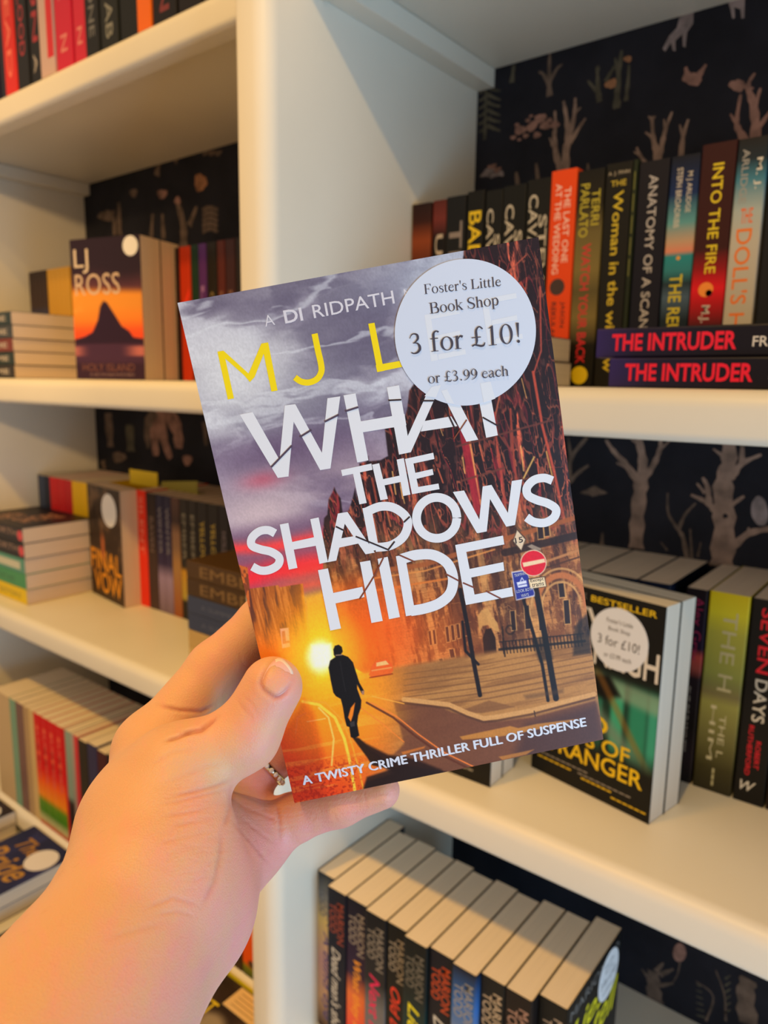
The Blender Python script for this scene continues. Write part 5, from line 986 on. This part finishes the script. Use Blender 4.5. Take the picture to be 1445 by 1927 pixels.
def crease(pts, w, d, near=None):
    """a skin fold pressed in along a line over the side seen here"""
    s = (PXY[:, 0] > min(p[0] for p in pts)-6*w) & (PXY[:, 0] < max(p[0] for p in pts)+6*w) & (PXY[:, 1] > min(p[1] for p in pts)-6*w) & (PXY[:, 1] < max(p[1] for p in pts)+6*w)
    if near: s &= (DEP > near[0]) & (DEP < near[1])
    d2 = np.full(s.sum(), 1e9); X = PXY[s]; tt = np.zeros(s.sum())
    for i, (a, b) in enumerate(zip(pts[:-1], pts[1:])):
        a = np.array(a, float); e = np.array(b, float)-a; t = np.clip(((X-a) @ e)/(e @ e), 0, 1); q = ((X-a-t[:, None]*e)**2).sum(1); b_ = q < d2; d2[b_] = q[b_]; tt[b_] = (i+t[b_])/(len(pts)-1)
    dist = np.sqrt(d2); w = w*.85; amp = np.exp(-(dist/w)**2)-.10*np.exp(-((dist-2.4*w)/w)**2)
    out = np.zeros(len(HV)); out[s] = amp*d*facing[s]*np.clip(np.sin(np.pi*np.clip(tt, .04, .96))*1.6, 0, 1); return out
SC_ = 1.9013
Z5 = lambda pts: [(x/SC_, 1100+y/SC_) for x, y in pts]
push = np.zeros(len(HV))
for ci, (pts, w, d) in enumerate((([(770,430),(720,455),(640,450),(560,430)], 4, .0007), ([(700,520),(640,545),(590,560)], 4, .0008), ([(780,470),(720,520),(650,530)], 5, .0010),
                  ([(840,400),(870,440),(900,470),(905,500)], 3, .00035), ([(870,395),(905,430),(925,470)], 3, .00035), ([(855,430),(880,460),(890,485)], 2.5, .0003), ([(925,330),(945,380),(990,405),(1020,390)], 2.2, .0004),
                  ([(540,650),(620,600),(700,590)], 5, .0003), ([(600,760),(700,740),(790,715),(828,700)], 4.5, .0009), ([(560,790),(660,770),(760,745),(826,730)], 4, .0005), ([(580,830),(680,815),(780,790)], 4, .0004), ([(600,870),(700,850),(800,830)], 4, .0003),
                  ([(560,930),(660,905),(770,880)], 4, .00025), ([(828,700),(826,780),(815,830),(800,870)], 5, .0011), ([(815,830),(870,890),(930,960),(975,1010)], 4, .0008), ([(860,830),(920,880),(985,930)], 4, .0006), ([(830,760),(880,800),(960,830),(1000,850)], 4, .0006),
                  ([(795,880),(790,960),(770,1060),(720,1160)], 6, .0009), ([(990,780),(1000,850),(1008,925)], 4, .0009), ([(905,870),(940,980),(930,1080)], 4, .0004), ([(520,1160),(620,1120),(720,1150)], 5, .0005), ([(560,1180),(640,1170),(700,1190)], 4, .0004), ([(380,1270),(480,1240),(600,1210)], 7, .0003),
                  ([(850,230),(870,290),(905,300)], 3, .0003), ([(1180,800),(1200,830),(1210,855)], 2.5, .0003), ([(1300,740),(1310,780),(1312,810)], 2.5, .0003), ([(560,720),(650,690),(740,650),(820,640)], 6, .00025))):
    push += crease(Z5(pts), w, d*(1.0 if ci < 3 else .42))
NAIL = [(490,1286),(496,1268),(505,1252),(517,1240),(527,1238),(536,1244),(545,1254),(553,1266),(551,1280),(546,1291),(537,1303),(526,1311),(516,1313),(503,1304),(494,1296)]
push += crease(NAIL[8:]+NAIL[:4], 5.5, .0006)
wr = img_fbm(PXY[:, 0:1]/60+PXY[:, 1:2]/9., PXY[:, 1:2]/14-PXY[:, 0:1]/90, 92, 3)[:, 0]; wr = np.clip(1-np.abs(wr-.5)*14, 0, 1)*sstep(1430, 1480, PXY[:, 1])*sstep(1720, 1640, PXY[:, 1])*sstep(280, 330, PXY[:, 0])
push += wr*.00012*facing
lum = img_fbm(PXY[:, 0:1]/16+DEP[:, None]*200, PXY[:, 1:2]/16, 91, 4)[:, 0]-.5
HV = HV-HN*(push+lum*.00007)[:, None]
ids = np.empty(len(m2.polygons)*4, np.int32); m2.polygons.foreach_get('vertices', ids); ids = ids.reshape(-1, 4)
WV = HV @ CR + CAM
person = MB(); me = bpy.data.meshes.new('person'); me.from_pydata(WV.tolist(), [], ids.tolist()); me.polygons.foreach_set('use_smooth', [True]*len(me.polygons)); me.update()
# skin tone differs over the hand: rosier palm, finger ends and knuckles, tanner back and forearm
X, Y = PXY[:, 0], PXY[:, 1]
palm = np.clip((HN @ np.array([.75, .25, -.2]))*.9+.15, 0, 1)*sstep(1440, 1500, Y)+sstep(1240, 1400, Y-.0*X)*sstep(420, 480, X)*.35
rosy = np.clip(palm*.8+np.exp(-((X-455)**2+(Y-1370)**2)/(2*45**2))*.25+np.exp(-((X-545)**2+(Y-1300)**2)/(2*45**2))*.6+sstep(.302, .318, DEP)*.55+np.exp(-((X-440)**2+(Y-1250)**2)/(2*30**2))*.3, 0, 1)
mot = img_fbm(X[:, None]/34+9, Y[:, None]/34+DEP[:, None]*90, 95, 4)[:, 0]; mot2 = img_fbm(X[:, None]/9+9, Y[:, None]/9+DEP[:, None]*300, 96, 3)[:, 0]
rosy = np.clip(rosy+(mot-.5)*.75+(mot2-.5)*.3, 0, 1)[:, None]
tone = np.array([.73, .42, .225])*(1-rosy)+np.array([.80, .33, .29])*rosy
tone = tone*(1-.35*np.clip(push/.0007, 0, 1)[:, None]*np.array([.5, 1, 1]))  # shade in the skin folds, painted into the colour by crease depth
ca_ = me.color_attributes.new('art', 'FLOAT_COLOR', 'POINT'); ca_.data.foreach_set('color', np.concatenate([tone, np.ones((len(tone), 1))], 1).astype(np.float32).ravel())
def skin_mat():
    m = bpy.data.materials.new('skin'); m.use_nodes = True; N = m.node_tree.nodes; L = m.node_tree.links; b = N['Principled BSDF']
    a = N.new('ShaderNodeVertexColor'); a.layer_name = 'art'; L.new(a.outputs[0], b.inputs['Base Color'])
    b.inputs['Subsurface Weight'].default_value = .42; b.inputs['Subsurface Radius'].default_value = (.006, .0024, .0012); b.inputs['Subsurface Scale'].default_value = 1
    b.inputs['Roughness'].default_value = .48; b.inputs['Specular IOR Level'].default_value = .38
    tc = N.new('ShaderNodeTexCoord'); vo = N.new('ShaderNodeTexVoronoi'); vo.inputs['Scale'].default_value = 1500; nz = N.new('ShaderNodeTexNoise'); nz.inputs['Scale'].default_value = 800; nz.inputs['Detail'].default_value = 5
    mx = N.new('ShaderNodeMath'); mx.operation = 'ADD'; bp = N.new('ShaderNodeBump'); bp.inputs['Strength'].default_value = .22; bp.inputs['Distance'].default_value = .0005
    L.new(tc.outputs['Object'], vo.inputs['Vector']); L.new(tc.outputs['Object'], nz.inputs['Vector']); L.new(vo.outputs['Distance'], mx.inputs[0]); L.new(nz.outputs[0], mx.inputs[1]); L.new(mx.outputs[0], bp.inputs['Height']); L.new(bp.outputs[0], b.inputs['Normal'])
    return m
SKIN = skin_mat(); me.materials.append(SKIN)
hand = link('person', me); tag(hand, "person's bare left hand and forearm gripping the sunset-cover paperback, thumb on its front", 'person')
bpy.data.meshes.remove(m2)
# thumb nail: a curved plate lying on the end of the thumb
nail = NAIL
nc = np.mean(nail, 0); rings = [0, .3, .55, .75, .9, 1.0]; pts = []; n = len(nail)
dense = []
for i in range(n):
    a, b = np.array(nail[i], float), np.array(nail[(i+1) % n], float); dense += [a, (a+b)/2]
dense = np.array(dense); dense = (np.roll(dense, 1, 0)+2*dense+np.roll(dense, -1, 0))/4; n = len(dense)
for r in rings[1:]: pts += list(nc+(dense-nc)*r)
pts = np.array([nc]+pts); hit, _ = ray_hit(pts[:, 0], pts[:, 1]); nn = sdf_normal(hit)
ro = np.array([0]+[r for r in rings[1:] for _ in range(n)]); lift = np.where(ro < .95, .00075-.00020*ro**2, -.0004)
free = np.clip(((pts-nc) @ np.array([.35, -.94]))/38, 0, 1)       # towards the free edge
hit = hit+nn*(lift+free*.00045*(ro < .95))[:, None]
m = MB(); P = hit @ CR+CAM
m.add(P, [(0, 1+i, 1+(i+1) % n) for i in range(n)]+[(1+k*n+i, 1+(k+1)*n+i, 1+(k+1)*n+(i+1) % n, 1+k*n+(i+1) % n) for k in range(len(rings)-2) for i in range(n)])
nm = mat('finger_nail', (.80, .47, .40), rough=.25, spec=.5, coat=.25)
tip_ = mat('nail_tip', (.86, .70, .58), rough=.3)
fr = ((dense-nc) @ np.array([.45, -.89]))
for k in range(len(m.f)):
    if k >= n+2*n and k < n+4*n and fr[(k-n) % n] > 22: m.m[k] = 1
no = m.build('thumb_nail', [nm, tip_], hand, smooth=True); no['label'] = 'short natural thumb nail'
# fine pale hairs on the back of the wrist
m = MB(); r = np.random.RandomState(5)
hx = np.concatenate([r.uniform(60, 300, 46), r.uniform(120, 240, 30)]); hy = np.concatenate([r.uniform(1600, 1880, 46), r.uniform(1500, 1640, 30)])
ht, mm = ray_hit(hx, hy); hn = sdf_normal(ht)
for p, nrm, q, ok in zip(ht, hn, r.rand(76, 3), mm < 1e-4):
    if not ok: continue
    d = np.array([-.5+.7*q[0], -.2+.9*q[1], -.2])-0; d -= nrm*(d @ nrm); d /= np.linalg.norm(d)+1e-9; L_ = .004+.004*q[2]; w = np.cross(nrm, d)*.000035
    c0 = p; c1 = p+d*L_*.5+nrm*.0006; c2 = p+d*L_+nrm*.0007
    m.add([(x @ CR+CAM) for x in (c0-w, c0+w, c1-w, c1+w, c2)], [(0, 1, 3, 2), (2, 3, 4)])
ho = m.build('arm_hair', mat('arm_hair', (.55, .33, .16), rough=.5), hand, fix=False); ho['kind'] = 'stuff'; ho['label'] = 'sparse fair hairs on the wrist'
# ---- ring on the ring finger
(a, ra_), (b, rb_) = jp('mcp4'), jp('pip4'); axis = (b-a)/np.linalg.norm(b-a); cen = a+(b-a)*.85; rr = ra_+(rb_-ra_)*.85+.0004
e1 = np.cross(axis, np.array([0, 0, 1.])); e1 /= np.linalg.norm(e1); e2 = np.cross(axis, e1)
GOLD = mat('white_gold', (.80, .68, .46), rough=.18, metal=1); GEM = mat('clear_stone', (.92, .93, .96), rough=.04, spec=1, coat=1)
ringo = empty('ring'); tag(ringo, 'gold ring with a row of small clear stones on the ring finger', 'ring')
m = MB(); nU, nV = 64, 10; vs = []
for i in range(nU):
    t = 2*math.pi*i/nU; rad = e1*math.cos(t)+e2*math.sin(t)
    for j in range(nV):
        s_ = 2*math.pi*j/nV; vs.append((cen+rad*(rr+.0007+.0007*math.cos(s_))+axis*.0017*math.sin(s_)) @ CR+CAM)
m.add(vs, [(i*nV+j, ((i+1) % nU)*nV+j, ((i+1) % nU)*nV+(j+1) % nV, i*nV+(j+1) % nV) for i in range(nU) for j in range(nV)])
m.build('band', GOLD, ringo, smooth=True)
tv = np.array([.75, .45, -.9]); t0 = math.atan2(tv @ e2, tv @ e1)
for i in range(9):
    t = t0+(i-4)*.235; rad = e1*math.cos(t)+e2*math.sin(t); tan = -e1*math.sin(t)+e2*math.cos(t); c = cen+rad*(rr+.0013); R0 = .00115
    m = MB(); top = [c+rad*.0007+R0*.55*(tan*math.cos(q)+axis*math.sin(q)) for q in np.linspace(0, 2*math.pi, 8, endpoint=False)]; mid = [c+rad*.0002+R0*(tan*math.cos(q)+axis*math.sin(q)) for q in np.linspace(.39, 2*math.pi+.39, 8, endpoint=False)]
    m.add([x @ CR+CAM for x in top+mid+[c-rad*.0012]], [tuple(range(8))]+[(q, 8+q, (q+1) % 8) for q in range(8)]+[((q+1) % 8, 8+q, 8+(q+1) % 8) for q in range(8)]+[(8+q, 16, 8+(q+1) % 8) for q in range(8)])
    m.build('gemstone', GEM, ringo)

# ------------------------------------------------------------------ lift everything so that the floor is z = 0
for o in list(S.objects):
    if o.parent is None: o.location.z -= FLOOR
